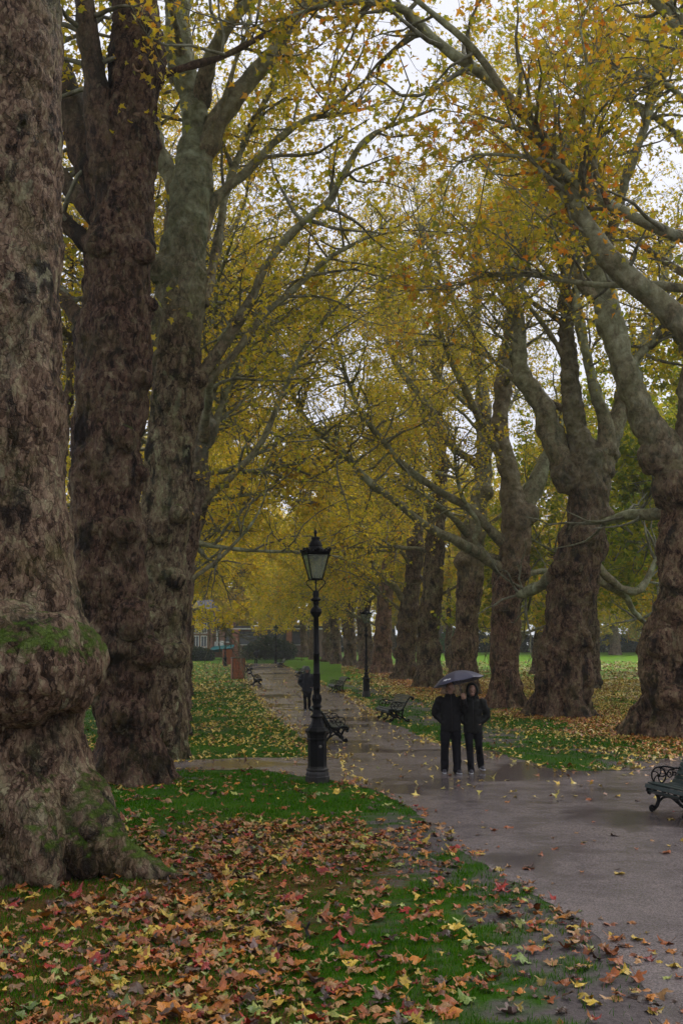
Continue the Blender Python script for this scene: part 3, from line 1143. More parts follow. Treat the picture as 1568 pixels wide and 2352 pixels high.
Y3 = Yb(375, 1742)
t3 = trace([(378, 1745, 85), (376, 1650, 88), (375, 1500, 100), (375, 1400, 104), (375, 1300, 104), (383, 1176, 112), (390, 1100, 106), (396, 1000, 105), (405, 900, 113), (407, 800, 112),
            (412, 700, 112), (420, 600, 102), (432, 500, 94), (445, 400, 86), (452, 300, 68), (440, 220, 58), (420, 150, 56), (408, 75, 60), (405, 0, 64), (400, -200, 56), (390, -500, 36)], Y3)
b3 = ballsat([(360, 1215, 80, -.4), (372, 1230, 60, -.5), (400, 905, 50, -.5), (410, 1180, 36, -.5), (395, 1500, 60, -.4), (370, 620, 70, -.3), (455, 870, 40, -.2), (350, 1420, 60, -.5), (400, 1330, 50, -.4)], Y3)
l3 = [trace([(440, 890, 60), (460, 862, 34), (520, 780, 26), (570, 700, 24), (612, 610, 21), (680, 525, 19), (750, 470, 18), (772, 430, 15), (795, 390, 14), (840, 320, 12), (920, 280, 9), (1000, 250, 6)], Y3, -1.5),
      trace([(445, 905, 40), (470, 880, 19), (540, 812, 17), (600, 730, 15), (680, 660, 13), (760, 590, 11), (850, 540, 8), (900, 500, 5)], Y3, 2.0),
      trace([(450, 380, 60), (480, 325, 54), (500, 278, 46), (540, 222, 44), (567, 190, 40), (605, 150, 38), (635, 108, 36), (655, 70, 30), (690, 28, 24), (725, 8, 20), (790, -8, 16), (880, -30, 10)], Y3, -1.0),
      trace([(455, 250, 50), (470, 190, 38), (495, 110, 32), (530, 50, 28), (575, -5, 26), (640, -90, 18)], Y3, -2.0),
      trace([(450, 560, 46), (480, 490, 26), (502, 450, 22), (570, 392, 20), (630, 327, 18), (710, 272, 15), (784, 260, 11), (850, 225, 7)], Y3, 1.0),
      trace([(400, 560, 44), (396, 500, 36), (400, 440, 32), (380, 380, 44), (350, 330, 50), (330, 280, 44), (310, 220, 34)], Y3, 0.6),
      trace([(470, 700, 26), (500, 560, 20), (520, 440, 18), (560, 330, 15), (600, 250, 11), (640, 180, 7)], Y3, 2.5)]
g3 = np.random.default_rng(13)
l3a = auto_limbs(t3, 6, g3, 13.0, (5, 8), (20, 60), 0.02, 0.10)
plane_tree('pale plane tree with long arching boughs over the path, third along the left row', t3, limbs=l3, autos=l3a, burls=b3, voxel=0.032, seed=3, group=ROW_L,
           crown=dict(n_sub=145, sub_len=(1.4, 3.6), n_twig=5, n_leaf=11, size=0.165, lod='near', zmin=6.5, t0=0.42), flare=0.4, flare_h=0.35, lobes=6, amp=0.75, limb_lo=9.5, tone=(1.02, 1.12, 0.96))

Y4 = Yb(395, 1690)
t4 = trace([(388, 1700, 84), (394, 1600, 78), (398, 1450, 80), (402, 1300, 84), (428, 1200, 74), (452, 1120, 54), (466, 1020, 42), (480, 900, 32), (490, 750, 24), (500, 560, 16)], Y4)
l4 = [trace([(425, 1345, 30), (452, 1322, 11), (500, 1287, 10), (550, 1236, 8), (580, 1200, 6), (606, 1150, 4), (612, 1095, 3)], Y4, -1.0),
      trace([(440, 1120, 30), (480, 1010, 18), (520, 900, 14), (560, 820, 10), (620, 740, 7)], Y4, 1.0)]
g4 = np.random.default_rng(14)
plane_tree('plane tree mostly hidden behind the pale third left trunk, one thin dark bough reaching right', t4, limbs=l4, autos=auto_limbs(t4, 9, g4, 5.5, (6, 9), (10, 60), -0.02, 0.12),
           burls=ballsat([(425, 1500, 30, -.4), (420, 1400, 40, -.4), (415, 1580, 30, -.4)], Y4), voxel=0.07, seed=4, group=ROW_L,
           crown=dict(n_sub=230, sub_len=(1.5, 4.0), n_twig=5, n_leaf=13, size=0.18, lod='mid', zmin=4.6), flare=0.35, flare_h=0.4, amp=1.3, limb_lo=6)

# ------------------------------------------------------------------ the avenue: right row
YR1 = Yb(1548, 1688)
R1 = trace([(1545, 1698, 150), (1546, 1600, 142), (1550, 1500, 145), (1562, 1400, 122), (1574, 1300, 112), (1584, 1200, 118), (1588, 1120, 120), (1592, 1000, 90), (1600, 850, 76), (1615, 650, 62), (1630, 400, 46), (1640, 100, 26)], YR1)
R1l = [trace([(1575, 1130, 110), (1540, 1066, 86), (1508, 1010, 78), (1480, 960, 70), (1454, 900, 62), (1430, 840, 60), (1408, 770, 58), (1389, 700, 56), (1372, 620, 52), (1356, 560, 44), (1322, 525, 40), (1304, 490, 36), (1300, 440, 26), (1296, 370, 18), (1302, 280, 12)], YR1, -1.5),
       trace([(1378, 640, 40), (1396, 560, 30), (1428, 440, 25), (1458, 350, 21), (1492, 250, 17), (1515, 130, 11), (1530, 30, 7)], YR1 - .8, 1.0),
       trace([(1560, 1175, 40), (1520, 1180, 30), (1459, 1181, 27), (1415, 1190, 22), (1385, 1200, 18)], YR1, 3.0),
       trace([(1480, 980, 50), (1455, 940, 40), (1440, 860, 22), (1490, 790, 20), (1540, 760, 18), (1600, 730, 14)], YR1, 1.0),
       trace([(1375, 680, 36), (1345, 665, 28), (1328, 630, 20), (1322, 560, 15), (1330, 480, 11)], YR1 - .8, -1)]
gr1 = np.random.default_rng(21)
plane_tree('stout ridged plane tree behind the near bench, its leaning bough forked', R1, limbs=R1l, autos=auto_limbs(R1, 7, gr1, 10.5, (6, 9), (15, 60), 0.0, 0.14, 0.5, math.pi),
           burls=ballsat([(1500, 1560, 70, -.5), (1520, 1480, 70, -.6), (1550, 1400, 70, -.6), (1545, 1330, 50, -.5), (1530, 1600, 90, -.6), (1555, 1120, 120, -.2), (1510, 1050, 90, -.2)], YR1), voxel=0.04, seed=5, group=ROW_R,
           crown=dict(n_sub=330, sub_len=(1.4, 3.8), n_twig=5, n_leaf=13, size=0.165, lod='near', zmin=9.0, t0=0.45), mat='leaf', flare=0.75, flare_h=0.55, lobes=9, amp=1.4, tone=(1.0, 0.93, 0.82), lf=(0.22, 1.0), limb_lo=6.5)

YR2 = Yb(1295, 1645)
R2 = trace([(1290, 1650, 118), (1291, 1600, 112), (1292, 1560, 118), (1291, 1500, 112), (1300, 1440, 98), (1310, 1376, 102), (1322, 1300, 106), (1335, 1240, 104), (1346, 1180, 92), (1350, 1120, 96), (1344, 1060, 92), (1328, 1000, 50), (1314, 950, 44), (1310, 850, 40), (1302, 750, 34), (1296, 660, 28), (1305, 560, 20), (1300, 400, 12)], YR2)
R2l = [trace([(1330, 1110, 70), (1290, 1060, 62), (1262, 990, 56), (1250, 945, 50), (1226, 905, 44), (1200, 868, 40), (1193, 800, 32), (1186, 720, 28), (1172, 650, 24), (1170, 560, 18), (1184, 440, 12)], YR2, 1.0),
       trace([(1365, 1110, 66), (1386, 1040, 50), (1390, 980, 36), (1366, 900, 28), (1346, 820, 24), (1330, 740, 22), (1322, 680, 18), (1318, 600, 12)], YR2, -1.0),
       trace([(1375, 1090, 60), (1400, 1010, 46), (1424, 940, 38), (1432, 880, 30), (1470, 800, 26), (1510, 700, 20), (1540, 560, 14)], YR2, 1.5),
       trace([(1285, 1318, 60), (1258, 1333, 36), (1230, 1350, 28), (1205, 1362, 24), (1190, 1366, 18)], YR2, 2.5),
       trace([(1360, 1300, 40), (1386, 1317, 20), (1424, 1350, 18), (1460, 1358, 17), (1482, 1335, 16), (1505, 1290, 14), (1530, 1262, 12), (1590, 1230, 9)], YR2, 1.5),
       trace([(1360, 1330, 36), (1386, 1342, 17), (1434, 1370, 15), (1459, 1410, 13), (1500, 1441, 11), (1560, 1450, 7)], YR2, 3.0)]
gr2 = np.random.default_rng(22)
plane_tree('massive dark plane tree with a flared base and three forked boughs, right of the couple', R2, limbs=R2l, autos=auto_limbs(R2, 7, gr2, 11.0, (6, 9), (10, 60), 0.0, 0.13, 0.9, math.pi),
           burls=ballsat([(1285, 1310, 50, -.3), (1255, 1560, 50, -.4), (1330, 1470, 60, -.5), (1380, 1180, 60, -.2), (1300, 1100, 70, -.3), (1395, 1040, 60, 0), (1270, 1500, 50, -.5), (1345, 1230, 60, -.6)], YR2), voxel=0.048, seed=6, group=ROW_R,
           crown=dict(n_sub=360, sub_len=(1.5, 4.0), n_twig=5, n_leaf=13, size=0.18, lod='mid', zmin=9.0, t0=0.45), flare=0.62, flare_h=0.5, lobes=8, amp=1.5, tone=(0.85, 0.79, 0.70), lf=(0.22, 1.0), limb_lo=6.5)

YR3 = Yb(1160, 1625)
R3 = trace([(1160, 1628, 82), (1158, 1560, 72), (1158, 1480, 70), (1164, 1376, 70), (1174, 1300, 72), (1184, 1240, 68), (1180, 1176, 60), (1172, 1120, 48), (1158, 1050, 44), (1149, 990, 40), (1153, 900, 38), (1163, 800, 34), (1172, 710, 30), (1172, 600, 26), (1166, 540, 22), (1178, 450, 18), (1184, 350, 12)], YR3)
R3l = [trace([(1165, 1315, 50), (1140, 1300, 30), (1090, 1268, 25), (1050, 1243, 23), (1010, 1225, 21), (960, 1194, 19), (920, 1160, 18), (850, 1110, 16), (790, 1042, 14), (740, 1000, 13), (700, 960, 12), (672, 905, 11), (640, 850, 9), (610, 790, 7), (585, 740, 5)], YR3, -9.0),
       trace([(1165, 1250, 40), (1140, 1232, 25), (1080, 1170, 21), (1010, 1130, 18), (930, 1072, 15), (870, 1002, 13), (830, 950, 11), (800, 880, 9), (765, 760, 6), (745, 680, 4)], YR3, -5.0),
       trace([(1185, 1215, 60), (1200, 1170, 46), (1225, 1130, 42), (1242, 1080, 38), (1262, 1040, 26), (1278, 1005, 20), (1290, 930, 14)], YR3, 1.5),
       trace([(1172, 1290, 34), (1140, 1282, 16), (1104, 1268, 14), (1090, 1235, 13), (1098, 1200, 11), (1060, 1140, 9), (1044, 1050, 7), (1046, 980, 5)], YR3, -2.0),
       trace([(1160, 1060, 30), (1120, 1000, 20), (1070, 900, 16), (1020, 790, 12), (985, 640, 9), (960, 500, 6)], YR3, -3.0),
       trace([(1190, 1330, 40), (1215, 1318, 16), (1260, 1312, 13), (1310, 1330, 8)], YR3, 2.5)]
gr3 = np.random.default_rng(23)
plane_tree('ringed plane tree behind the couple, one long low bough reaching left over the path', R3, limbs=R3l, autos=auto_limbs(R3, 8, gr3, 9.5, (6, 9), (10, 60), 0.0, 0.12, 0.2, math.pi),
           burls=ballsat([(1190, 1205, 50, -.3), (1185, 1310, 60, -.4), (1150, 1000, 30, -.1), (1150, 1395, 40, -.4), (1210, 1180, 50, -.2)], YR3), voxel=0.06, seed=7, group=ROW_R,
           crown=dict(n_sub=350, sub_len=(1.4, 3.8), n_twig=5, n_leaf=13, size=0.18, lod='mid', zmin=7.5, t0=0.45), flare=0.6, flare_h=0.45, lobes=8, amp=1.1, tone=(1.12, 0.98, 0.88), limb_lo=5.5)

YR4 = Yb(1062, 1596)
R4 = trace([(1058, 1600, 74), (1063, 1540, 62), (1068, 1476, 58), (1076, 1380, 58), (1080, 1320, 60), (1088, 1226, 56), (1098, 1160, 46), (1108, 1110, 40), (1112, 1000, 34), (1104, 850, 28), (1092, 700, 24), (1096, 560, 18), (1100, 420, 12)], YR4)
R4l = [trace([(1110, 1090, 34), (1094, 1065, 20), (1034, 1020, 18), (994, 950, 16), (949, 888, 14), (904, 825, 12), (884, 725, 10), (871, 600, 8), (874, 480, 5)], YR4, -4),
       trace([(1114, 950, 24), (1064, 910, 13), (999, 860, 11), (949, 780, 9), (884, 690, 7), (849, 640, 4)], YR4, -3),
       trace([(1098, 800, 22), (1079, 760, 15), (1044, 700, 12), (1004, 600, 9), (969, 530, 6), (950, 430, 4)], YR4, -3),
       trace([(1085, 1240, 30), (1050, 1200, 15), (990, 1150, 12), (940, 1120, 9), (890, 1100, 6)], YR4, -5)]
gr4 = np.random.default_rng(24)
plane_tree('slender waisted plane tree seen just behind the umbrella', R4, limbs=R4l, autos=auto_limbs(R4, 9, gr4, 8.0, (6, 9), (5, 60), -0.01, 0.12, 0.0, math.pi),
           burls=ballsat([(1095, 1320, 30, -.3), (1060, 1290, 40, -.4), (1110, 1130, 50, -.2), (1060, 1540, 50, -.4)], YR4), voxel=0.07, seed=8, group=ROW_R,
           crown=dict(n_sub=320, sub_len=(1.5, 4.0), n_twig=5, n_leaf=13, size=0.19, lod='mid', zmin=7.0, t0=0.4), flare=0.45, flare_h=0.6, lobes=7, amp=1.2, tone=(1.05, 1.0, 0.86), limb_lo=6.0)

rest_r = [
    ('green tinged plane tree with swollen foot left of the umbrella', (985, 1580), [(984, 1584, 66), (984, 1520, 56), (984, 1476, 50), (990, 1376, 50), (998, 1276, 46), (1006, 1176, 42), (1012, 1080, 34), (1006, 940, 26), (1000, 800, 18), (1004, 640, 10)],
     [(986, 1540, 62, -.2), (975, 1560, 50, -.4), (995, 1490, 40, -.3)],
     [[(1004, 1230, 24), (975, 1150, 12), (930, 1080, 9), (900, 980, 6)], [(1008, 1100, 22), (985, 1000, 12), (955, 900, 9), (940, 780, 6)]]),
    ('lumpy plane tree with bulges all the way up, behind the dark bench', (932, 1562), [(930, 1566, 58), (932, 1520, 46), (934, 1476, 44), (938, 1420, 46), (941, 1376, 38), (950, 1310, 36), (954, 1260, 40), (956, 1200, 30), (960, 1100, 24), (950, 980, 18), (944, 820, 12)],
     [(928, 1440, 40, -.3), (950, 1400, 30, -.3), (920, 1500, 34, -.3), (960, 1330, 24, -.2), (955, 1250, 40, -.2), (945, 1540, 40, -.3)],
     [[(945, 1390, 26), (922, 1374, 17), (904, 1346, 16), (864, 1316, 13), (844, 1266, 12), (829, 1206, 9), (812, 1160, 6)], [(955, 1180, 20), (920, 1080, 10), (890, 1000, 7), (850, 900, 5)]]),
    ('reddish plane tree just right of the second lamp post', (876, 1547), [(876, 1550, 50), (877, 1500, 42), (880, 1440, 38), (884, 1376, 34), (890, 1320, 32), (898, 1250, 24), (900, 1150, 18), (890, 1020, 12)],
     [(893, 1480, 22, -.3), (880, 1540, 40, -.3), (886, 1330, 30, -.2)],
     [[(884, 1372, 20), (866, 1361, 12), (829, 1331, 10), (784, 1314, 8), (740, 1296, 6), (700, 1270, 4)], [(896, 1260, 16), (870, 1180, 9), (830, 1100, 6)]]),
]
for i, (lab, (bu, bv), tr, bl, lm) in enumerate(rest_r):
    Yt = Yb(bu, bv)
    t = trace(tr, Yt)
    g = np.random.default_rng(31 + i)
    plane_tree(lab, t, limbs=[trace(l, Yt, -3) for l in lm], autos=auto_limbs(t, 10, g, 4.8, (6, 9.5), (-5, 60), -0.02, 0.13, i * 1.3, math.pi),
               burls=ballsat(bl, Yt), voxel=0.09, seed=9 + i, group=ROW_R,
               crown=dict(n_sub=300, sub_len=(1.6, 4.4), n_twig=6, n_leaf=13, size=0.20, lod='far', droop=0.1, zmin=3.6), flare=0.35, flare_h=0.6, lobes=7, amp=1.3, lseg=8, sub_r=1.2, tone=[(0.95, 1.0, 0.82), (0.9, 0.92, 0.8), (1.15, 0.95, 0.88)][i])

# the near tree whose trunk stands outside the frame on the right
YR0 = YR1 - 8.5
x0 = 11.2 - 0.076 * YR0
R0 = np.array([(x0, YR0, 0, .75), (x0, YR0, 2, .6), (x0 - .05, YR0, 5, .55), (x0 - .1, YR0, 7, .5), (x0, YR0, 10, .35), (x0 + .2, YR0, 13, .22), (x0 + .3, YR0, 17, .1)])
R0l = [trace([(1790, 1010, 80), (1700, 905, 70), (1630, 828, 62), (1568, 752, 57), (1500, 682, 54), (1440, 637, 50), (1396, 590, 46), (1345, 520, 42), (1312, 458, 38), (1278, 385, 34), (1242, 312, 30), (1182, 242, 26), (1112, 172, 25), (1044, 127, 25), (990, 84, 23), (938, 28, 20), (880, 8, 17), (800, 4, 14), (730, 16, 11), (660, 40, 6)], YR0, -1.0),
       trace([(1790, 640, 60), (1680, 585, 36), (1568, 548, 26), (1500, 520, 24), (1400, 470, 21), (1330, 430, 18), (1290, 386, 15), (1255, 368, 11), (1180, 358, 8), (1090, 355, 6), (1042, 386, 5), (1020, 450, 4)], YR0, -1.5),
       trace([(1200, 262, 24), (1169, 226, 18), (1109, 140, 16), (1064, 90, 15), (1010, 45, 14), (950, -5, 12), (880, -60, 8)], YR0 - .9, -1.0),
       trace([(1790, 380, 50), (1690, 250, 34), (1600, 120, 26), (1520, 20, 20), (1440, -60, 14)], YR0, -1.5),
       trace([(1395, 470, 12), (1340, 300, 9), (1350, 180, 7), (1330, 60, 5)], YR0 - 1, -1)]
gr0 = np.random.default_rng(20)
plane_tree('plane tree off the right edge whose thick pale bough arches over the path', R0, limbs=R0l, autos=auto_limbs(R0, 6, gr0, 8.5, (6, 9), (20, 60), 0.02, 0.13, 2.2), voxel=0.06, seed=19, group=ROW_R,
           crown=dict(n_sub=180, sub_len=(1.3, 3.4), n_twig=5, n_leaf=11, size=0.165, lod='near', zmin=6.4), mat='leaf_warm', flare=0.5, flare_h=0.5, lseg=16)

# ------------------------------------------------------------------ the rest of both rows, and trees further off
def plain_tree(label, x, Y, seed, hgt=19.0, r=0.55, spread=(7, 10), zc=3.8, dens=1.0, mat='leaf', group=None, size=0.30, droop=0.12, n_limb=13, side=None, zl=4.2, voxel=0.12, lean=0.0, lod='far'):
    g = np.random.default_rng(seed)
    b = float(gz(Y))
    zz = np.array([0, .5, 1.5, 3, 5, 7, 10, 13, 16, 19]) / 19 * hgt
    rr = r * np.array([1.35, 1.05, .95, .98, .9, .72, .5, .34, .2, .07])
    wx, wy = np.cumsum(g.normal(size=10) * 0.10) + lean * zz / 10, np.cumsum(g.normal(size=10) * 0.10)
    t = np.stack([x + wx, Y + wy, b + zz, rr], 1)
    t[0, :2] = (x, Y)
    bl = knobbly(g, t, 9, (0.3, 0.6), b + 7)
    fork = auto_limbs(t, n_limb, g, b + zl, spread, (8 if zl > 7 else -8, 65), -0.02 if droop > 0.05 else 0.02, 0.15, g.random() * 6, side)
    return plane_tree(label, t, autos=fork, burls=bl, voxel=voxel, seed=seed, group=group,
                      crown=dict(n_sub=int(300 * dens), sub_len=(1.6, 4.6), n_twig=6, n_leaf=13, size=size, lod=lod, droop=droop, zmin=b + zc), mat=mat, flare=0.3, flare_h=0.6, lobes=6, amp=1.3, lseg=7, sub_r=1.3)


# right row beyond the traced trunks
k = 0
for u, v, w, lab in ((842, 1536, 36, 'plane tree standing just behind the second lamp post on the right'), (806, 1529, 32, 'plane tree between the second lamp post and the main lamp post, the nearer of two'),
                     (776, 1525, 27, 'distant brownish plane tree close right of the main lamp post')):
    p = G(u, v)
    plain_tree(lab, p[0], p[1], 60 + k, 19, 0.5 * w * mpp(p[1]) * 0.95, dens=1.0, group=ROW_R, side=math.pi, zc=3.4, size=0.26, mat='leaf_gold' if k else 'leaf')
    k += 1
for (u, Y, lab) in ((748, 128, 'far plane tree with its foot just right of the main lamp post, in the haze'), (722, 138, 'far plane tree hidden behind the main lamp post, in the haze'),
                    (700, 150, 'far plane tree left of the main lamp post above the third right bench'), (678, 163, 'farthest plane tree of the right row near the end of the path')):
    x = (u - CX) / F * Y
    plain_tree(lab, x, Y, 60 + k, 18, 0.62, dens=0.75, group=ROW_R, size=0.32, zc=3.2, voxel=0.16, mat='leaf_gold')
    k += 1
# left row beyond the fourth trunk
for (Y, lab) in ((35, 'plane tree behind the fourth left trunk, only its right edge seen'), (43, 'plane tree far down the left row with foliage hanging over the left lawn'), (54, 'plane tree in the middle of the left row, its crown gold over the lawn'),
                 (68, 'far plane tree of the left row level with the nearer brown cabinet'), (86, 'far plane tree of the left row level with the far left lamp post'), (104, 'far plane tree at the end of the left row before the building')):
    u_edge = {35: 437, 43: 441, 54: 443, 68: 440, 86: 420, 104: 400}[Y]
    r = 0.6
    x = (u_edge - CX) / F * Y - r * 1.1
    plain_tree(lab, x, Y, 80 + Y, 19, r, dens=1.0, group=ROW_L, side=0.0, zc=5.4 if Y < 60 else 3.6, size=0.15 if Y < 50 else 0.24, mat='leaf_gold', zl=8.0 if Y < 60 else 4.6, voxel=0.11, lod='mid' if Y < 50 else 'far')
    k += 1
# second line of trees on the open grass to the right, whose low leaves show between the trunks
for (x, Y, lab, mt) in ((21, 50, 'green leaved tree on the open grass behind the nearest right trunk', 'leaf_green'), (15.5, 62, 'tree with low green leaves seen between the second and third right trunks', 'leaf_green'),
                        (25, 72, 'spreading tree on the open grass seen past the second right trunk', 'leaf'), (17, 88, 'golden tree on the open grass seen between the third and fourth right trunks', 'leaf'),
                        (11.5, 104, 'golden tree on the far grass seen between the fifth and sixth right trunks', 'leaf'), (34, 96, 'pale hazy tree on the far grass near the right edge', 'leaf'),
                        (32, 60, 'leafy tree beyond the nearest right trunk at the very edge of the frame', 'leaf_green')):
    plain_tree(lab, x, Y, 200 + k, 17, 0.42, dens=0.9, mat=mt, group='trees on the open grass to the right', zc=3.6, droop=0.2, zl=4.4, size=0.3)
    k += 1
for (u, Y, lab) in ((470, 170, 'golden tree rising behind the brick house roof'), (545, 172, 'hazy golden tree rising behind the low building, left of the path end'), (610, 174, 'hazy golden tree rising behind the low building above the hedge'), (680, 176, 'hazy golden tree rising behind the right end of the low building')):
    plain_tree(lab, (u - CX) / F * Y, Y, 500 + k, 19, 0.5, dens=0.9, group='trees behind the building', size=0.45, zc=4.0, voxel=0.2, mat='leaf_gold', droop=0.15)
    k += 1
# trees at the far side of the field and behind the building
for (u, Y, lab, r) in ((1405, 165, 'far pale trunked tree before the dark hedge across the field', 1.1), (1290, 172, 'far hazy tree hidden behind the second right trunk', .6), (1130, 176, 'far hazy tree at the field edge left of the ringed trunk', .6), (1010, 178, 'far hazy tree at the field edge behind the fifth right trunk', .6),
                       (1500, 175, 'far hazy tree at the field edge beside the nearest right trunk', .6), (900, 182, 'far hazy tree at the field edge behind the lumpy trunk', .6),
                       (1240, 190, 'far hazy tree at the field edge just left of the second right trunk', .6), (1440, 192, 'far hazy tree at the field edge right of the pale far trunk', .6), (1370, 194, 'far hazy tree at the field edge left of the pale far trunk', .6), (1560, 188, 'far hazy tree at the field edge by the right edge of the frame', .6), (1080, 192, 'far hazy tree at the field edge behind the slender waisted trunk', .6)):
    plain_tree(lab, (u - CX) / F * Y, Y, 300 + k, 19, r * .8, dens=1.0, group='trees along the far edge of the field', size=0.45, zc=1.6, droop=0.25, zl=3.2, voxel=0.2)
    k += 1
for (x, Y, lab) in ((-9, 30, 'tree off to the left glimpsed between the first and second left trunks'), (-15, 50, 'yellowing tree off to the left glimpsed behind the second left trunk'), (-20, 80, 'yellow tree far off to the left behind the left row'), (-26, 135, 'thin leaved tree before the brick house at the end of the lawn')):
    plain_tree(lab, x, Y, 400 + k, 18, 0.45, dens=1.0 if Y > 100 else 0.7, group='trees beyond the left row', size=0.15 if Y < 60 else 0.25, lod='mid' if Y < 60 else 'far', zc=4.5 if Y < 100 else 3.6, zl=5, mat='leaf_gold')
    k += 1
# ------------------------------------------------------------------ grass and fallen leaves
def sample(rng, x0, x1, y0, y1, per_m2, keep):
    n = int((x1 - x0) * (y1 - y0) * per_m2)
    x, y = rng.uniform(x0, x1, n), rng.uniform(y0, y1, n)
    u = CX + x / y * F
    ok = (u > -120) & (u < 1690)
    x, y = x[ok], y[ok]
    k = keep(x, y)
    ok = rng.random(len(x)) < k
    return x[ok], y[ok]


def build_grass():
    rng = np.random.default_rng(5)

    def keep(x, y):
        d = on_path(x, y)
        tuft = np.clip((vn2(x, y, 1.6, 51) - 0.30) * 3.0, 0.12, 1)
        return np.clip(-d * 5 + 0.25, 0, 1) * (1 - 0.93 * mud_at(x, y)) * tuft * (1 - 0.25 * litter_at(x, y) * (y < 15))
    xs, ys, hs, ws = [], [], [], []
    for x0, x1, y0, y1, dn, h, w in ((-4, 5.5, 5.8, 10.5, 2300, .048, .0070), (-7, 4.5, 10.5, 15, 1300, .050, .0095), (-9, 2, 15, 21.5, 620, .050, .014),
                                     (-14, 0.5, 21.5, 34, 110, .06, .022), (-18, 0, 34, 62, 28, .07, .045), (1, 16, 17, 34, 170, .06, .020), (0, 22, 34, 62, 34, .07, .045)):
        x, y = sample(rng, x0, x1, y0, y1, dn, keep)
        xs.append(x)
        ys.append(y)
        hs.append(np.full(len(x), h))
        ws.append(np.full(len(x), w))
    x, y, h, w = map(np.concatenate, (xs, ys, hs, ws))
    n = len(x)
    h = h * rng.uniform(0.5, 1.35, n)
    a = rng.random(n) * 6.283
    b = rng.random(n) * 6.283
    ln = rng.uniform(0.1, 0.95, n) * h
    base = np.stack([x, y, gz(y) - 0.002], 1)
    wd = np.stack([np.cos(a) * w, np.sin(a) * w, np.zeros(n)], 1)
    bend = np.stack([np.cos(b) * ln, np.sin(b) * ln, np.zeros(n)], 1)
    up = np.stack([np.zeros(n), np.zeros(n), h], 1)
    V = np.stack([base - wd / 2, base + wd / 2, base + up * 0.6 + bend * 0.35 + wd * 0.35, base + up * 0.6 + bend * 0.35 - wd * 0.35, base + up + bend], 1).reshape(-1, 3)
    k = np.arange(n)[:, None] * 5
    Q = np.concatenate([k, k + 1, k + 2, k + 3], 1)
    T = np.concatenate([k + 3, k + 2, k + 4], 1)
    t = NT('grass_blades')
    g = t.n('NewGeometry')
    c = t.ramp(g.outputs['Random Per Island'], [(0, (0.016, 0.064, 0.001)), (0.5, (0.034, 0.128, 0.002)), (0.88, (0.065, 0.165, 0.003)), (1.0, (0.13, 0.14, 0.015))])
    t.set(Base_Color=c, Roughness=0.5)
    t.b.inputs['Specular IOR Level'].default_value = 0.06
    tr = t.n('BsdfTranslucent')
    t.put(t.mix(1.0, c, (1.5, 1.6, 0.8), 'MULTIPLY'), tr.inputs['Color'])
    ms = t.n('MixShader')
    ms.inputs[0].default_value = 0.3
    t.t.links.new(t.b.outputs[0], ms.inputs[1])
    t.t.links.new(tr.outputs[0], ms.inputs[2])
    t.t.links.new(ms.outputs[0], t.out.inputs['Surface'])
    tag(link('grass', mk_mesh('grass', V, [Q, T], False), t.m), 'short wet green grass blades of the lawns', kind='stuff')


build_grass()

# colours of fallen leaves: (word, albedo, share)
FALLEN = [('russet', (0.34, 0.095, 0.020), .25), ('tan', (0.38, 0.205, 0.075), .15), ('orange', (0.50, 0.18, 0.018), .18), ('red', (0.32, 0.024, 0.012), .07),
          ('yellow', (0.54, 0.37, 0.045), .13), ('pale green', (0.33, 0.36, 0.08), .05), ('dark brown', (0.070, 0.034, 0.018), .12), ('mauve grey', (0.20, 0.12, 0.10), .02), ('green', (0.17, 0.24, 0.045), .03)]
FC = np.array([f[1] for f in FALLEN])
FP = np.array([f[2] for f in FALLEN])
FP = FP / FP.sum()


def plane_leaf_template():
    half = [(0.03, 0.0), (.17, -.07), (.30, -.04), (.27, .07), (.36, .13), (.24, .19), (.38, .27), (.55, .33), (.46, .43), (.38, .47), (.22, .43), (.20, .56), (.23, .70), (.12, .74), (.07, .86)]
    o = [(0, -.02)] + half + [(0, 1.0)] + [(-x, y) for x, y in half[::-1]]
    o = np.array(o)
    c = np.array([0, .30])
    inner = c + (o - c) * 0.5
    n = len(o)
    V = np.concatenate([[[*c]], inner, o])
    i = np.arange(n)
    j = (i + 1) % n
    F1 = np.stack([np.zeros(n, int), 1 + i, 1 + j], 1)
    F2 = np.stack([1 + i, 1 + n + i, 1 + n + j, 1 + j], 1)
    # stalk
    s = np.array([(-.012, 0.0), (.012, 0.0), (.03, -.42), (.012, -.42)])
    V = np.concatenate([V, s])
    F2 = np.concatenate([F2, [[2 * n + 1, 2 * n + 4, 2 * n + 3, 2 * n + 2]]])
    V = np.stack([V[:, 0], V[:, 1] - 0.35, np.zeros(len(V))], 1)
    return V, F1, F2


def curl(V, rng):
    V = V.copy()
    x, y = V[..., 0], V[..., 1]
    a, b, c = rng.uniform(-.7, 1.0), rng.uniform(-.7, .9), rng.uniform(-.6, .6)
    V[..., 2] = a * x * x + b * y * y + c * x * y + 0.07 * np.sin(8 * x + rng.uniform(0, 6)) + 0.07 * np.sin(9 * y + rng.uniform(0, 6))
    return V


def fallen_material(name, obj):
    t = NT(name)
    if obj:
        src = t.n('ObjectInfo').outputs['Color']
    else:
        src = t.n('Attribute', attribute_name='tint').outputs['Color']
    v = t.coord('Object')
    f = t.noise(v, 16.0, 5, 0.7)
    c = t.mix(1.0, src, t.ramp(f, [(0.3, (0.42, 0.37, 0.33)), (0.52, (1.0, 1.0, 1.0)), (0.8, (1.3, 1.25, 1.15))]), 'MULTIPLY')
    t.set(Base_Color=c, Roughness=t.ramp(f, [(0.3, 0.3), (0.7, 0.55)]))
    t.b.inputs['Specular IOR Level'].default_value = 0.4
    t.bump(f, 0.4, 0.01)
    return t.m


M['fallen'] = fallen_material('fallen_leaves', False)
M['fallen_one'] = fallen_material('fallen_leaf', True)


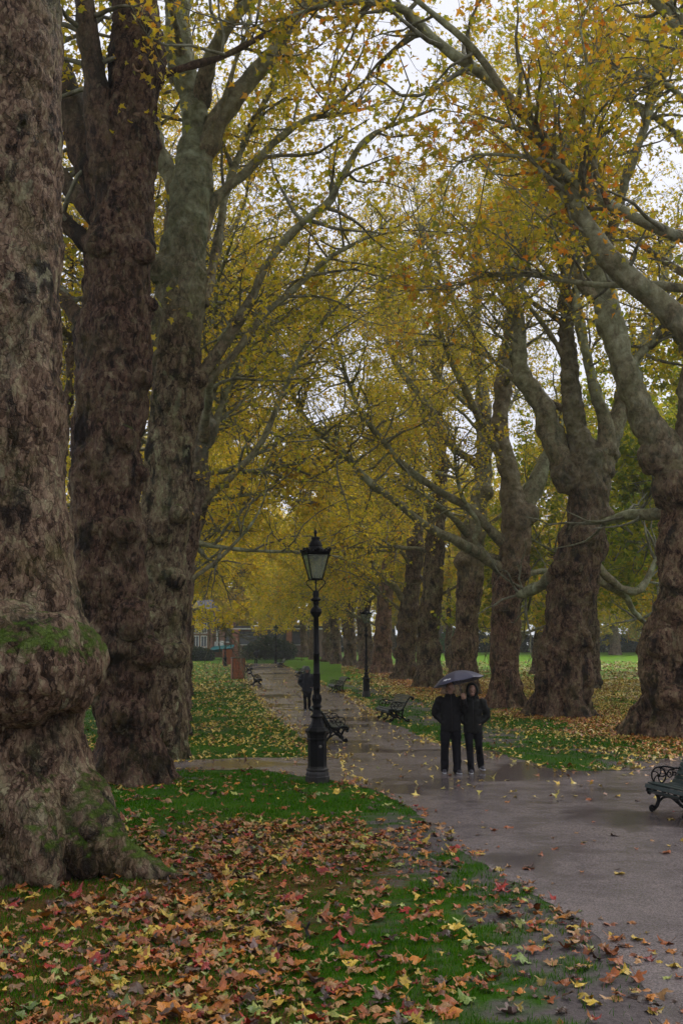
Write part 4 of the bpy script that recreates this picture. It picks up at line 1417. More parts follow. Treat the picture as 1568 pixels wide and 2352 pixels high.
def build_litter():
    rng = np.random.default_rng(9)
    LV, LF1, LF2 = plane_leaf_template()

    def keep_near(x, y):
        d = on_path(x, y)
        n = vn2(x, y, 0.9, 13)
        lawn = litter_at(x, y) * np.clip((n - 0.34 + 0.12 * np.clip((11.5 - y) / 3, 0, 1) * (x < 0.5)) * 3.0, 0.20, 1)
        strip = np.exp(-((d - 0.05) / 0.35) ** 2) * 0.22 * np.clip((vn2(x, y, 0.8, 40) - 0.35) * 4, 0, 1)
        path = np.where(d > 0, 0.012, 0)
        return np.clip(np.where(d > 0.1, np.maximum(path, strip), np.maximum(lawn, strip)), 0, 1)
    near = []
    x, y = sample(rng, -5.5, 7.0, 5.6, 15.0, 185, keep_near)
    x2, y2 = sample(rng, -8.5, 9.0, 15.0, 22.0, 70, keep_near)
    x, y = np.concatenate([x, x2]), np.concatenate([y, y2])
    n = len(x)
    ci = rng.choice(len(FALLEN), n, p=FP)
    # nearest leaves that stand in the frame become leaves of their own
    size = 0.052 + 0.115 * rng.random(n) ** 1.6
    u, v = CX + x / y * F, HOR + 2.5 / y * F
    infr = (u > 10) & (u < 1558) & (v < 2352)
    order = np.argsort(np.where(infr, -size / y, 9))
    own = np.zeros(n, bool)
    own[order[:300]] = True
    z = gz(y) + np.where(on_path(x, y) > 0.1, 0.012, rng.uniform(0.0, 0.050, n))
    tilt = rng.normal(size=(n, 2)) * np.where(on_path(x, y) > 0.1, 0.10, 0.20)[:, None]
    yaw = rng.random(n) * 6.283
    meshes = []
    for k in range(24):
        V = curl(LV, rng)
        meshes.append(mk_mesh('fallen_leaf', V, [LF1, LF2], True))
        meshes[-1].materials.append(M['fallen_one'])
    where = lambda i: ('on the wet path' if on_path(x[i], y[i]) > 0.0 else ('on bare muddy ground' if mud_at(x[i], y[i]) > 0.5 else 'among grass and leaves'))
    for i in np.where(own)[0]:
        w, c, _ = FALLEN[ci[i]]
        o = bpy.data.objects.new('fallen_leaf', meshes[int(rng.integers(24))])
        COL.objects.link(o)
        o.location = (x[i], y[i], z[i])
        o.rotation_euler = (tilt[i, 0], tilt[i, 1] + (math.pi if rng.random() < 0.3 else 0), yaw[i])
        s = size[i]
        o.scale = (s, s, s)
        cc = np.array(c) * rng.uniform(0.50, 1.10)
        o.color = (*cc, 1)
        big = 'large' if s > 0.150 else ('small' if s < 0.105 else 'medium')
        tag(o, '%s %s plane leaf lying %s in the foreground' % (big, w, where(i)), 'fallen leaf', 'fallen leaves in the foreground')
    r = np.where(~own)[0]
    Vs, A, B, tint = [], [], [], []
    nv = len(LV)
    V = np.stack([curl(LV, rng) for _ in range(40)])[rng.integers(0, 40, len(r))] * size[r][:, None, None]
    cy_, sy_ = np.cos(yaw[r])[:, None], np.sin(yaw[r])[:, None]
    X = V[..., 0] * cy_ - V[..., 1] * sy_
    Y = V[..., 0] * sy_ + V[..., 1] * cy_
    Z = V[..., 2] + X * tilt[r, 0:1] + Y * tilt[r, 1:2]
    V = np.stack([X + x[r][:, None], Y + y[r][:, None], Z + z[r][:, None]], -1).reshape(-1, 3)
    off = (np.arange(len(r)) * nv)[:, None, None]
    A = (LF1[None] + off).reshape(-1, 3)
    B = (LF2[None] + off).reshape(-1, 4)
    tint = np.repeat(FC[ci[r]] * rng.uniform(0.40, 1.10, (len(r), 1)), nv, 0)
    # further off: simple folded leaves
    fx, fy, fs, fp = [], [], [], []

    def keep_far(x, y):
        d = on_path(x, y)
        n = vn2(x, y, 0.6, 13)
        lawn = litter_at(x, y) * np.clip((n - 0.25) * 3.0, 0.1, 1)
        strip = np.exp(-((d - 0.1) / 0.5) ** 2) * 0.35 * np.clip((vn2(x, y, 0.5, 40) - 0.35) * 4, 0, 1)
        return np.clip(np.where(d > 0.15, np.maximum(strip, 0.02), np.maximum(lawn, strip)), 0, 1)
    for x0, x1, y0, y1, dn in ((-9, 0, 22, 40, 70), (-14, -1, 40, 75, 30), (-22, -3, 75, 125, 10), (0, 26, 17, 40, 120), (0, 38, 40, 75, 80), (0, 50, 75, 130, 22), (-5, 5, 22, 60, 30)):
        a, b = sample(rng, x0, x1, y0, y1, dn, keep_far)
        fx.append(a)
        fy.append(b)
    fx, fy = np.concatenate(fx), np.concatenate(fy)
    m = len(fx)
    sz = rng.uniform(0.10, 0.2, m) * np.clip(fy / 35, 1, 2.2)
    yw = rng.random(m) * 6.283
    tv = LEAF_KITE_V - np.array([0, .4, 0])
    W = tv[None] * sz[:, None, None]
    c_, s_ = np.cos(yw)[:, None], np.sin(yw)[:, None]
    X = W[..., 0] * c_ - W[..., 1] * s_
    Y = W[..., 0] * s_ + W[..., 1] * c_
    ti = rng.normal(size=(m, 2)) * 0.25
    Z = W[..., 2] * rng.uniform(-2, 4, (m, 1)) + X * ti[:, :1] + Y * ti[:, 1:]
    V2 = np.stack([X + fx[:, None], Y + fy[:, None], Z + (gz(fy) + 0.03)[:, None]], -1).reshape(-1, 3)
    F2 = (LEAF_KITE_F[None] + (np.arange(m) * 6)[:, None, None]).reshape(-1, 3) + len(V)
    # golden leaves under the right row, orange close to its trunks
    gold = np.array([(0.56, 0.37, 0.05), (0.46, 0.20, 0.03), (0.38, 0.12, 0.025), (0.60, 0.46, 0.10), (0.30, 0.12, 0.04), (0.40, 0.34, 0.07)])
    row = np.exp(-((fx - (11.0 - 0.076 * fy)) / 2.2) ** 2)
    pr = rng.random(m)
    gi = np.where(pr < row * 0.75, rng.integers(1, 3, m), rng.choice([0, 3, 5, 4, 0, 3], m))
    t2 = np.repeat(gold[gi] * rng.uniform(0.7, 1.25, (m, 1)), 6, 0)
    me = mk_mesh('leaf_litter', np.concatenate([V, V2]), [np.concatenate([A, F2]), B], False, {'tint': np.concatenate([tint, t2])})
    tag(link('leaf_litter', me, M['fallen']), 'carpet of smaller fallen plane leaves over the lawns and path edges', kind='stuff')


build_litter()
# ------------------------------------------------------------------ lamps
M['iron'] = simple('black_painted_iron', (0.003, 0.003, 0.0035), 0.36, 0.35, 14, 0.0, 0.25, 0.10)
M['iron_worn'] = simple('weathered_iron', (0.012, 0.010, 0.009), 0.55, 0.5, 18, 0.0, 0.3, 0.4)
M['slat'] = simple('green_painted_slats', (0.020, 0.034, 0.031), 0.32, 0.3, 9, 0.0, 0.3, 0.4)
M['burner'] = simple('grey_lamp_fitting', (0.12, 0.115, 0.09), 0.5)


def glass():
    t = NT('lantern_glass')
    v = t.coord()
    tr = t.n('BsdfTransparent')
    tr.inputs['Color'].default_value = (0.80, 0.83, 0.74, 1)
    t.set(Base_Color=(0.30, 0.32, 0.25), Roughness=0.12)
    ms = t.n('MixShader')
    t.put(t.ramp(t.noise(v, 3.0, 4, 0.6), [(0.35, 0.14), (0.7, 0.34)]), ms.inputs[0])
    t.t.links.new(tr.outputs[0], ms.inputs[1])
    t.t.links.new(t.b.outputs[0], ms.inputs[2])
    t.t.links.new(ms.outputs[0], t.out.inputs['Surface'])
    return t.m


M['glass'] = glass()


def lamp(loc, label, rz):
    k = 4.83 / 2220
    g = empty('street_lamp', loc, label, 'street lamp', 'cast iron lamp posts beside the path', rz)
    zz = lambda py: (2320 - py) * k
    pr = lambda lst: [(max(w, 1) * k, zz(py)) for py, w in lst]
    MB().lathe([(0.001, -0.1)] + pr([(2345, 106), (2268, 106), (2262, 100), (2240, 98), (2222, 90), (2215, 96), (2205, 96), (2196, 84), (2180, 83)]), 8).build('plinth', M['iron_worn'], g, False)
    MB().lathe(pr([(2182, 82), (1965, 82), (1958, 88), (1948, 90), (1940, 84), (1915, 86), (1896, 96), (1888, 106), (1880, 107), (1868, 92), (1852, 78), (1848, 70), (1820, 56), (1795, 47), (1770, 43)]), 8).build('base', M['iron'], g, False)
    MB().lathe(pr([(1772, 43), (1764, 58), (1756, 62), (1750, 50), (1738, 40), (1700, 31), (1684, 34), (1676, 48), (1670, 46), (1658, 31), (1640, 35), (1612, 37), (1590, 34), (1572, 28), (1532, 29),
                   (1528, 31), (1500, 31), (1496, 28), (1402, 29), (1398, 33), (1386, 33), (1382, 28), (1300, 27), (1222, 26), (1219, 29), (1212, 29), (1209, 25), (1000, 24), (892, 23), (886, 36), (874, 38),
                   (868, 44), (856, 51), (842, 53), (834, 50), (820, 46), (806, 32), (798, 23), (776, 21), (770, 27), (762, 27), (756, 24), (748, 40), (738, 47), (730, 44), (722, 28), (708, 27), (692, 29), (668, 27), (658, 20), (652, 8)]), 24).build('column', M['iron'], g)
    fl = MB()
    for a in range(12):
        c, s = math.cos(a * math.pi / 6), math.sin(a * math.pi / 6)
        fl.tube([(c * 34 * k, s * 34 * k, zz(1570)), (c * 39 * k, s * 39 * k, zz(1610)), (c * 33 * k, s * 33 * k, zz(1642))], [.006, .012, .006], 6)
        fl.tube([(c * 29 * k, s * 29 * k, zz(1400)), (c * 29 * k, s * 29 * k, zz(1500))], .006, 6)
    fl.build('fluting', M['iron'], g)
    # plaque on the base facing the path's visitor
    pl = MB().lathe([(0.001, 0), (.030, 0), (.030, .008), (.022, .012), (.001, .013)], 16)
    pl.xform(Matrix.Translation((0, -82 * k * math.cos(math.pi / 8) - 0.001, zz(2010))) @ Matrix.Rotation(math.pi / 2, 4, 'X'))
    pl.build('crest', M['burner'], g).rotation_euler = (0, 0, math.pi / 8)
    # lantern, square and tapering
    th = math.radians(16)
    top, bot = 99 * k, 48 * k
    zt, zb = zz(330), zz(556)
    R = lambda x, y: (x * math.cos(th) - y * math.sin(th), x * math.sin(th) + y * math.cos(th))
    fr = MB()
    cs = [(-1, -1), (1, -1), (1, 1), (-1, 1)]
    for i in range(4):
        a, b = cs[i], cs[(i + 1) % 4]
        fr.tube([(*R(a[0] * bot, a[1] * bot), zb), (*R(a[0] * top, a[1] * top), zt)], .013, 4)
        fr.tube([(*R(a[0] * bot, a[1] * bot), zb), (*R(b[0] * bot, b[1] * bot), zb)], .014, 4)
        fr.tube([(*R(a[0] * top, a[1] * top), zt), (*R(b[0] * top, b[1] * top), zt)], .022, 4)
        fr.tube([(*R(a[0] * top * 1.04, a[1] * top * 1.04), zt + .03), (*R(b[0] * top * 1.04, b[1] * top * 1.04), zt + .03)], .018, 4)
    fr.tube([(0, 0, zz(662)), (0, 0, zz(600)), (0, 0, zb - .02), (0, 0, zb)], [.012, .014, .02, .05], 10)
    fr.build('lantern_frame', M['iron'], g, False)
    cr = MB()
    for i in range(4):
        a, b = np.array(cs[i]), np.array(cs[(i + 1) % 4])
        for q in range(7):
            p = (a + (b - a) * (q + .5) / 7) * top * 1.06
            cr.ball((*R(*p), zt + .062), (.022, .022, .024), 8, 5)
        p = (a + b) / 2 * top * 1.03
        cr.ball((*R(*p), zt + .085), (.04, .04, .045), 10, 6)
        cr.ball((*R(*(a * top * 1.06)), zt + .075), (.03, .03, .035), 8, 5)
    cr.build('cresting', M['iron'], g)
    for i in range(4):
        a, b = np.array(cs[i]), np.array(cs[(i + 1) % 4])
        q = 0.965
        V = [(*R(*(a * bot * q)), zb + .01), (*R(*(b * bot * q)), zb + .01), (*R(*(b * top * q)), zt - .015), (*R(*(a * top * q)), zt - .015)]
        n = np.array([*R(*((a + b) / 2)), 0]) * 0.004
        V = V + [tuple(np.array(p) - n) for p in V]
        MB().add(V, np.array([[0, 1, 2, 3], [7, 6, 5, 4], [0, 4, 5, 1], [1, 5, 6, 2], [2, 6, 7, 3], [3, 7, 4, 0]])).build('pane', M['glass'], g, False)
    # roof: square foot easing into a round bell
    rows = [(top * .98, zt + .035, 1.0), (top * .82, zt + .075, .9), (66 * k, zz(280), .35), (60 * k, zz(266), 0.0), (59 * k, zz(258), 0), (63 * k, zz(252), 0), (58 * k, zz(244), 0), (54 * k, zz(238), 0), (55 * k, zz(230), 0),
            (46 * k, zz(222), 0), (44 * k, zz(216), 0), (38 * k, zz(206), 0), (36 * k, zz(200), 0), (39 * k, zz(192), 0), (39 * k, zz(182), 0), (34 * k, zz(177), 0), (8 * k, zz(174), 0)]
    n = 32
    ang = np.linspace(0, 2 * math.pi, n, endpoint=False)
    sq = 1 / np.maximum(np.abs(np.cos(ang)), np.abs(np.sin(ang)))
    V = np.concatenate([np.stack([r * (1 - q + q * sq) * np.cos(ang + th), r * (1 - q + q * sq) * np.sin(ang + th), np.full(n, z)], 1) for r, z, q in rows])
    i = np.arange(len(rows) - 1)[:, None] * n
    j = np.arange(n)[None]
    Fq = np.stack([i + j, i + (j + 1) % n, i + n + (j + 1) % n, i + n + j], -1).reshape(-1, 4)
    MB().add(V, [Fq, np.array([list(range(n))[::-1]])]).build('roof', M['iron'], g)
    MB().lathe(pr([(176, 9), (168, 8), (162, 12), (158, 8), (150, 12), (138, 16), (126, 13), (112, 7), (100, 4), (99, 1)]), 14).build('finial', M['iron'], g)
    for sx in (-1, 1):
        pts = [(sx * 22 * k, -.01, zz(664)), (sx * 42 * k, -.02, zz(640)), (sx * 76 * k, -.03, zz(605)), (sx * 84 * k, -.03, zz(585)), (sx * 74 * k, -.02, zz(567)), (sx * 54 * k, -.01, zz(562)), (sx * 38 * k, 0, zz(558))]
        s = spline([(*p, .010) for p in pts], .02)
        MB().tube(s[:, :3], s[:, 3], 8).build('bracket', M['iron'], g)
    MB().tube([(0, .03, zz(664)), (0, 62 * k, zz(605)), (0, 60 * k, zz(575)), (0, 40 * k, zz(558))], .010, 8).build('bracket', M['iron'], g)
    MB().lathe([(.001, zb), (.042, zb), (.042, zb + .135), (.012, zb + .14), (.010, zb + .30), (.004, zb + .34), (.001, zb + .34)], 12).build('burner', M['burner'], g)
    MB().lathe([(.001, zt - .10), (.03, zt - .11), (.075, zt - .06), (.03, zt - .04), (.02, zt + .02), (.001, zt + .02)], 8).build('reflector', M['iron'], g)
    return g


pL = G(729, 1797)
lamp0 = lamp(pL, 'tall black lamp post with glazed lantern standing nearest on the corner of grass', 0.0)
lamp0.rotation_euler = (0.0, -0.012, 0.0)
for u, v, lab, rz in ((841, 1601, 'black lamp post on the right verge behind the dark bench', 0.5), (517, 1531, 'hazy far lamp post on the left lawn beside the brown cabinets', 1.0), (633, 1524, 'faint farthest lamp post in front of the dark hedge at the path end', 0.3)):
    c = copy_tree(lamp0)
    p = G(u, v)
    c.location = p
    c.rotation_euler = (0, 0, rz)
    c['label'] = lab
    if u == 517:
        c.scale = (1.0, 1.0, 1.0)


# ------------------------------------------------------------------ benches
def bench(loc, rz, label):
    "length along x, sitter looks to +y"
    g = empty('park_bench', loc, label, 'bench', 'green slatted park benches along the path', rz)
    prof = spline([(.50, .315, 0, 0), (.545, .37, 0, 0), (.525, .425, 0, 0), (.44, .445, 0, 0), (.32, .42, 0, 0), (.19, .405, 0, 0), (.085, .43, 0, 0), (.02, .51, 0, 0), (-.04, .61, 0, 0), (-.10, .72, 0, 0), (-.165, .815, 0, 0), (-.235, .865, 0, 0), (-.30, .85, 0, 0), (-.325, .80, 0, 0)], .004)
    d = np.concatenate([[0], np.cumsum(np.linalg.norm(np.diff(prof[:, :2], axis=0), axis=1))])
    Lx = 0.90
    seat, back = MB(), MB()
    s = 0.03
    while s < d[-1]:
        i = int(np.searchsorted(d, s))
        i = min(max(i, 1), len(prof) - 2)
        p = prof[i, :2]
        t = prof[i + 1, :2] - prof[i - 1, :2]
        t = t / np.linalg.norm(t)
        a = math.atan2(t[1], t[0])
        b = MB().box((-Lx, -.031, -.0), (Lx, .031, .024), bev=.005)
        b.xform(Matrix.Translation((0, p[0], p[1])) @ Matrix.Rotation(a + math.pi, 4, 'X'))
        (seat if p[0] > 0.05 else back).add(np.concatenate(b.V), [np.concatenate(f) for f in b.F.values()])
        s += .074
    seat.build('seat', M['slat'], g, False)
    back.build('backrest', M['slat'], g, False)
    for x in (-.86, 0.0, .86):
        m = MB()
        f = lambda pts, r, n=8: m.tube([(x, q[0], q[1]) for q in (spline([(*p, 0, 0) for p in pts], .02)[:, :2] if len(pts) > 2 else pts)], r, n)
        rail = prof[::6]
        m.tube([(x, p[0], p[1] - .030) for p in rail], .022, 6)

        def scroll(c, r, turns, a0, rad, sgn=1):
            q = np.linspace(0, 1, 22)
            m.tube([(x, c[0] + r * (1 - .72 * t) * math.cos(a0 + sgn * turns * 6.283 * t), c[1] + r * (1 - .72 * t) * math.sin(a0 + sgn * turns * 6.283 * t)) for t in q], rad, 8)
        f([(.46, .40), (.40, .30), (.36, .20), (.40, .10), (.47, .045)], .030)
        scroll((.475, .075), .045, 1.1, -1.6, .022)
        f([(.02, .45), (.05, .34), (.06, .22), (-.02, .10), (-.14, .035)], .030)
        scroll((-.15, .07), .045, 1.1, -1.6, .022, -1)
        f([(.40, .12), (.28, .22), (.15, .22), (.03, .13)], .020)
        f([(.36, .22), (.26, .33), (.20, .39)], .018)
        f([(.06, .25), (.16, .33), (.20, .39)], .018)
        scroll((.22, .29), .06, 1.2, 0, .014)
        scroll((.52, .325), .04, 1.2, 1.2, .020)
        scroll((-.30, .80), .05, 1.2, 1.6, .022, 1)
        if x:
            # armrest: open wheel with curling spokes, joined to the back
            q = np.linspace(0, 6.283, 26)
            m.tube([(x, .34 + .125 * math.cos(t), .555 + .125 * math.sin(t)) for t in q], .013, 8, False)
            f([(.34, .68), (.22, .69), (.10, .665), (.0, .655), (-.06, .66)], .015)
            for a in (0.5, 1.8, 3.0, 4.3, 5.5):
                m.tube([(x, .34 + r * math.cos(a + (1 - r / .125) * .9), .555 + r * math.sin(a + (1 - r / .125) * .9)) for r in np.linspace(.02, .125, 6)], .010, 6)
            m.ball((x, .34, .555), .03, 8, 6)
            scroll((.15, .57), .06, 1.3, 2.4, .010)
            scroll((.06, .58), .04, 1.2, 1.0, .010, -1)
            f([(.21, .56), (.15, .63), (.06, .64)], .010)
        m.build('end_frame' if x else 'middle_frame', M['iron'], g)
    return g


A_R = lambda: math.pi / 2 + 0.24
pn = np.array([4.97, 14.70, 0])
ax = np.array([0.26, -0.96, 0])
nf = np.array([-0.96, -0.26, 0])
cen = np.array([4.74, 15.55, 0]) + ax * 0.86 - nf * 0.52
bench0 = bench(cen, math.atan2(nf[1], nf[0]) - math.pi / 2, 'nearest wet green park bench, cut by the right edge of the frame')
for u, v, side, lab in ((906, 1660, 1, 'dark slatted bench on the right verge left of the couple, second from the camera'), (776, 1592, 1, 'bench on the right verge just right of the main lamp post, third on that side'),
                        (690, 1555, 1, 'small distant bench on the right verge left of the walking person'), (645, 1532, 1, 'tiny hazy bench farthest along the right verge'),
                        (758, 1708, -1, 'ornate bench partly hidden behind the main lamp post'), (585, 1575, -1, 'small bench on the left verge beside the nearer brown cabinet'), (568, 1546, -1, 'tiny bench half hidden behind the nearer brown cabinet')):
    c = copy_tree(bench0)
    p = G(u, v)
    ang = math.pi / 2 + 0.20 if side > 0 else -math.pi / 2 + 0.12
    back = np.array([math.sin(ang), -math.cos(ang)]) * -1
    c.location = (p[0] - 0.16 * -math.sin(ang) * 1.0, p[1] + 0.95, float(gz(p[1])))
    c.rotation_euler = (0, 0, ang)
    c['label'] = lab

# leaves that have landed on the nearest bench, and a stick standing in the litter
for d_, z_, x_, c_, lab in ((.16, .47, -.60, (0.62, 0.20, 0.015), 'bright orange leaf resting on the seat of the nearest bench'), (.40, .475, -.30, (0.50, 0.36, 0.06), 'yellow leaf lying on the front slats of the nearest bench')):
    o = bpy.data.objects.new('fallen_leaf', bpy.data.objects['fallen_leaf'].data)
    COL.objects.link(o)
    o.location = bench0.matrix_basis @ Vector((x_, d_, z_))
    o.rotation_euler = (0.5 if d_ < .3 else 0.05, 0.2, 1.0)
    o.scale = (.11, .11, .11)
    o.color = (*c_, 1)
    tag(o, lab, 'fallen leaf', 'leaves fallen on the nearest bench')
pS = G(706, 2158)
stick = MB()
stick.tube([(0, 0, -.02), (.005, 0, .03), (-.012, .01, .08), (.012, .0, .13), (.018, -.01, .155)], [.024, .017, .012, .013, .006], 8)
stick.tube([(-.012, .01, .08), (-.045, .0, .115), (-.05, .0, .135)], [.008, .006, .003], 6)
tag(stick.build('stick', M['iron_worn'], None, True, pS), 'short dark crooked stick standing upright in the fallen leaves', 'stick')

# ------------------------------------------------------------------ people
M['skin'] = simple('skin', (0.30, 0.165, 0.11), 0.45, 0.1)
M['jacket'] = simple('black_padded_jacket', (0.0025, 0.0025, 0.003), 0.7, 0.3, 12, 0, 0.3, 0.2)
M['coat'] = simple('dark_olive_raincoat', (0.005, 0.0054, 0.004), 0.7, 0.3, 10, 0, 0.2, 0.2)
M['jeans'] = simple('dark_trousers', (0.004, 0.004, 0.006), 0.8, 0.3, 20, 0, 0.3, 0.15)
M['shoe'] = simple('dark_trainers', (0.03, 0.026, 0.034), 0.6, 0.5, 16)
M['sole'] = simple('pale_soles', (0.45, 0.45, 0.46), 0.6)
M['grey_hood'] = simple('grey_green_hood', (0.05, 0.056, 0.052), 0.65, 0.3, 20)
M['blue_coat'] = simple('dark_slate_jacket', (0.009, 0.011, 0.015), 0.6, 0.3, 12, 0, 0.2, 0.25)
M['hair'] = simple('dark_hair', (0.014, 0.010, 0.008), 0.55, 0.4, 40)


def smooth_body(mb, voxel, sm=4):
    return remesh(mb.mesh('m'), voxel, sm)


def limb_(mb, pts, radii, n=12):
    s = spline([(*p, r) for p, r in zip(pts, radii)], .02)
    mb.tube(s[:, :3], s[:, 3], n)
    mb.ball(pts[0], radii[0] * .98, 12, 8)
    mb.ball(pts[-1], radii[-1] * .98, 12, 8)


def person(loc, rz, label, h, arms, legs, top, hood=None, wide=1.0, jacket_len=0.78, grip=None, hat=None, voxel=.012):
    """faces -y. arms: two lists shoulder, elbow, wrist; legs: two lists hip, knee, ankle, with a toe direction"""
    g = empty('person', loc, label, 'person', None, rz)
    S = h / 1.75
    b = MB()
    hz = 1.625
    b.ball((0, -.008, hz + .02), (.076, .096, .112), 20, 14)
    b.ball((0, -.030, hz - .055), (.056, .068, .062), 16, 10)
    b.ball((0, -.105, hz - .012), (.014, .022, .024), 10, 7)          # nose
    b.ball((0, -.088, hz - .062), (.026, .016, .012), 10, 6)          # lips
    for s in (-1, 1):
        b.ball((s * .078, .005, hz - .01), (.012, .022, .032), 10, 7)  # ears
        b.ball((s * .034, -.088, hz + .035), (.026, .014, .010), 8, 6)  # brow
    limb_(b, [(0, .01, 1.56), (0, .015, 1.47)], [.056, .062])
    s = spline([(0, .01, .92, .13), (0, .0, 1.08, .122), (0, 0, 1.25, .135), (0, .01, 1.38, .14), (0, .012, 1.46, .09)], .03)
    Vt, Ft, Ct = tube_geo(s[:, :3], s[:, 3], 18)
    Vt[:, 1] *= .66
    b.add(Vt, [Ft, Ct])
    for A in arms:
        limb_(b, A[:3], [.055, .043, .030])
    for L in legs:
        hp_, kn_, an_ = map(np.array, L[:3])
        limb_(b, [hp_, (hp_ + kn_) / 2, kn_, (kn_ + an_) / 2, an_], [.080, .066, .050, .046, .038])
    # hands: palm, four fingers and a thumb
    for k, A in enumerate(arms):
        e, w = np.array(A[1]), np.array(A[2])
        d = unit(w - e)
        sd = unit(np.cross(d, [0, 0, 1.0]) if abs(d[2]) < .9 else np.array([0, 1.0, 0]))
        up = np.cross(sd, d)
        pc = w + d * .045
        limb_(b, [w, pc, w + d * .085], [.030, .036, .034])
        for q, (o, ln) in enumerate(((-.030, .068), (-.010, .080), (.010, .075), (.029, .058))):
            r0 = w + d * .085 + sd * o
            limb_(b, [r0, r0 + d * ln * .4 + up * .006, r0 + d * ln * .65 + up * .03, r0 + d * ln * .55 + up * .055], [.0095, .009, .0085, .008], 8)
        t0 = w + d * .035 + sd * -.034
        limb_(b, [t0, t0 + d * .03 - sd * .022 + up * .012, t0 + d * .055 - sd * .012 + up * .035], [.012, .010, .009], 8)
    me = smooth_body(b, voxel * .55, 1)
    link('body', me, M['skin'], g)
    ey = MB()
    for s in (-1, 1):
        ey.ball((s * .034, -.092, hz + .018), (.012, .008, .006), 8, 5)
    ey.build('eyes', M['hair'], g)
    # hair
    hr = MB().ball((0, .018, hz + .045), (.086, .098, .100), 18, 10)
    hr.ball((0, .045, hz - .02), (.080, .070, .10), 16, 9)
    link('hair', smooth_body(hr, .014, 2), M['hair'], g)
    # jacket
    j = MB()
    low = jacket_len
    s = spline([(0, .0, low, .195 * wide), (0, 0, low + .05, .205 * wide), (0, -.005, 1.0, .20 * wide), (0, -.005, 1.15, .205 * wide), (0, 0, 1.30, .205 * wide), (0, .01, 1.40, .185 * wide), (0, .015, 1.475, .12), (0, .012, 1.535, .095)], .03)
    V, Fq, cp = tube_geo(s[:, :3], s[:, 3], 24)
    V[:, 1] *= .70
    j.add(V, [Fq, cp])
    for A in arms:
        limb_(j, [A[0], A[1], np.array(A[2]) - unit(np.array(A[2]) - np.array(A[1])) * .01], [.098 * wide, .085 * wide, .062])
        m = (np.array(A[0]) + np.array(A[1])) / 2
        j.ball(m, .098 * wide, 12, 8)
    me = smooth_body(j, voxel, 3)
    V, N = get_vn(me)
    V = V + N * ((vn(V * [1, 1, 2.2], 9.0, h) - .5) * .022 + (vn(V, 26.0, h) - .5) * .008)[:, None]
    set_co(me, V)
    link('jacket', me, top, g)
    zp = MB().tube([(0, -.150, low + .04), (0, -.150, 1.15), (0, -.146, 1.36), (0, -.085, 1.53)], .006, 6)
    zp.build('zip', M['iron_worn'], g)
    # trousers
    t = MB()
    s = spline([(0, .0, .78, .13), (0, 0, .88, .155), (0, 0, 1.0, .15)], .03)
    V, Fq, cp = tube_geo(s[:, :3], s[:, 3], 20)
    V[:, 1] *= .78
    t.add(V, [Fq, cp])
    for L in legs:
        hp, kn, an = map(np.array, L[:3])
        w = L[4]
        limb_(t, [hp, (hp + kn) / 2, kn, (kn + an) / 2, an - np.array([0, 0, .035])], [.105, .098 * w, .080 * w, .078 * w, .074 * w])
    me = smooth_body(t, voxel, 2)
    V, N = get_vn(me)
    V = V + N * ((vn(V * [1, 1, 1.6], 11.0, h) - .5) * .020)[:, None]
    set_co(me, V)
    link('trousers', me, M['jeans'], g)
    for L in legs:
        an, toe = np.array(L[2], float), unit(np.array(L[3], float))
        sh = MB()
        limb_(sh, [an + [0, 0, .01], an - [0, 0, .045] - toe * .02], [.048, .048])
        limb_(sh, [an - [0, 0, .050] - toe * .055, an - [0, 0, .05] + toe * .06, an - [0, 0, .058] + toe * .155], [.042, .044, .034])
        link('shoe', smooth_body(sh, .012, 2), M['shoe'], g)
        so = MB()
        limb_(so, [an - [0, 0, .078] - toe * .06, an - [0, 0, .078] + toe * .06, an - [0, 0, .082] + toe * .165], [.038, .046, .036])
        sV = smooth_body(so, .012, 1)
        V, N = get_vn(sV)
        pl = V - an
        # flatten to a sole
        V[:, 2] = an[2] - .078 + (V[:, 2] - an[2] + .078) * .45 + np.minimum(0, 0)
        set_co(sV, V)
        link('sole', sV, M['sole'], g)
    if hood is not None:
        ho = MB()
        q = np.linspace(.52, 5.76, 15)          # an open ring round the face
        for yy, rx, rz_ in ((-.075, .098, .128), (-.02, .112, .142), (.04, .108, .135), (.09, .085, .11)):
            pts = [(rx * math.sin(a), yy - .03 * math.cos(a) * (yy < 0), hz + .01 - rz_ * math.cos(a)) for a in np.linspace(.45, 5.83, 19)]
            ho.tube(pts, .022, 8)
        ho.ball((0, .075, hz + .02), (.100, .075, .125), 14, 9)
        for s in (-1, 1):
            limb_(ho, [(s * .085, -.02, hz - .10), (s * .10, .0, hz - .16)], [.035, .05])
        link('hood', smooth_body(ho, .014, 3), hood, g)
    if hat is not None:
        ha = MB().lathe([(.001, .10), (.06, .092), (.090, .05), (.098, .0), (.100, -.02), (.135, -.045), (.14, -.052), (.095, -.035), (.001, -.03)], 20, (0, 0, hz + .075))
        ha.build('hat', hat, g)
    g.scale = (S, S, S)
    return g


pA, pB = G(1036, 1776), G(1087, 1776)
pA[1] -= 0.0
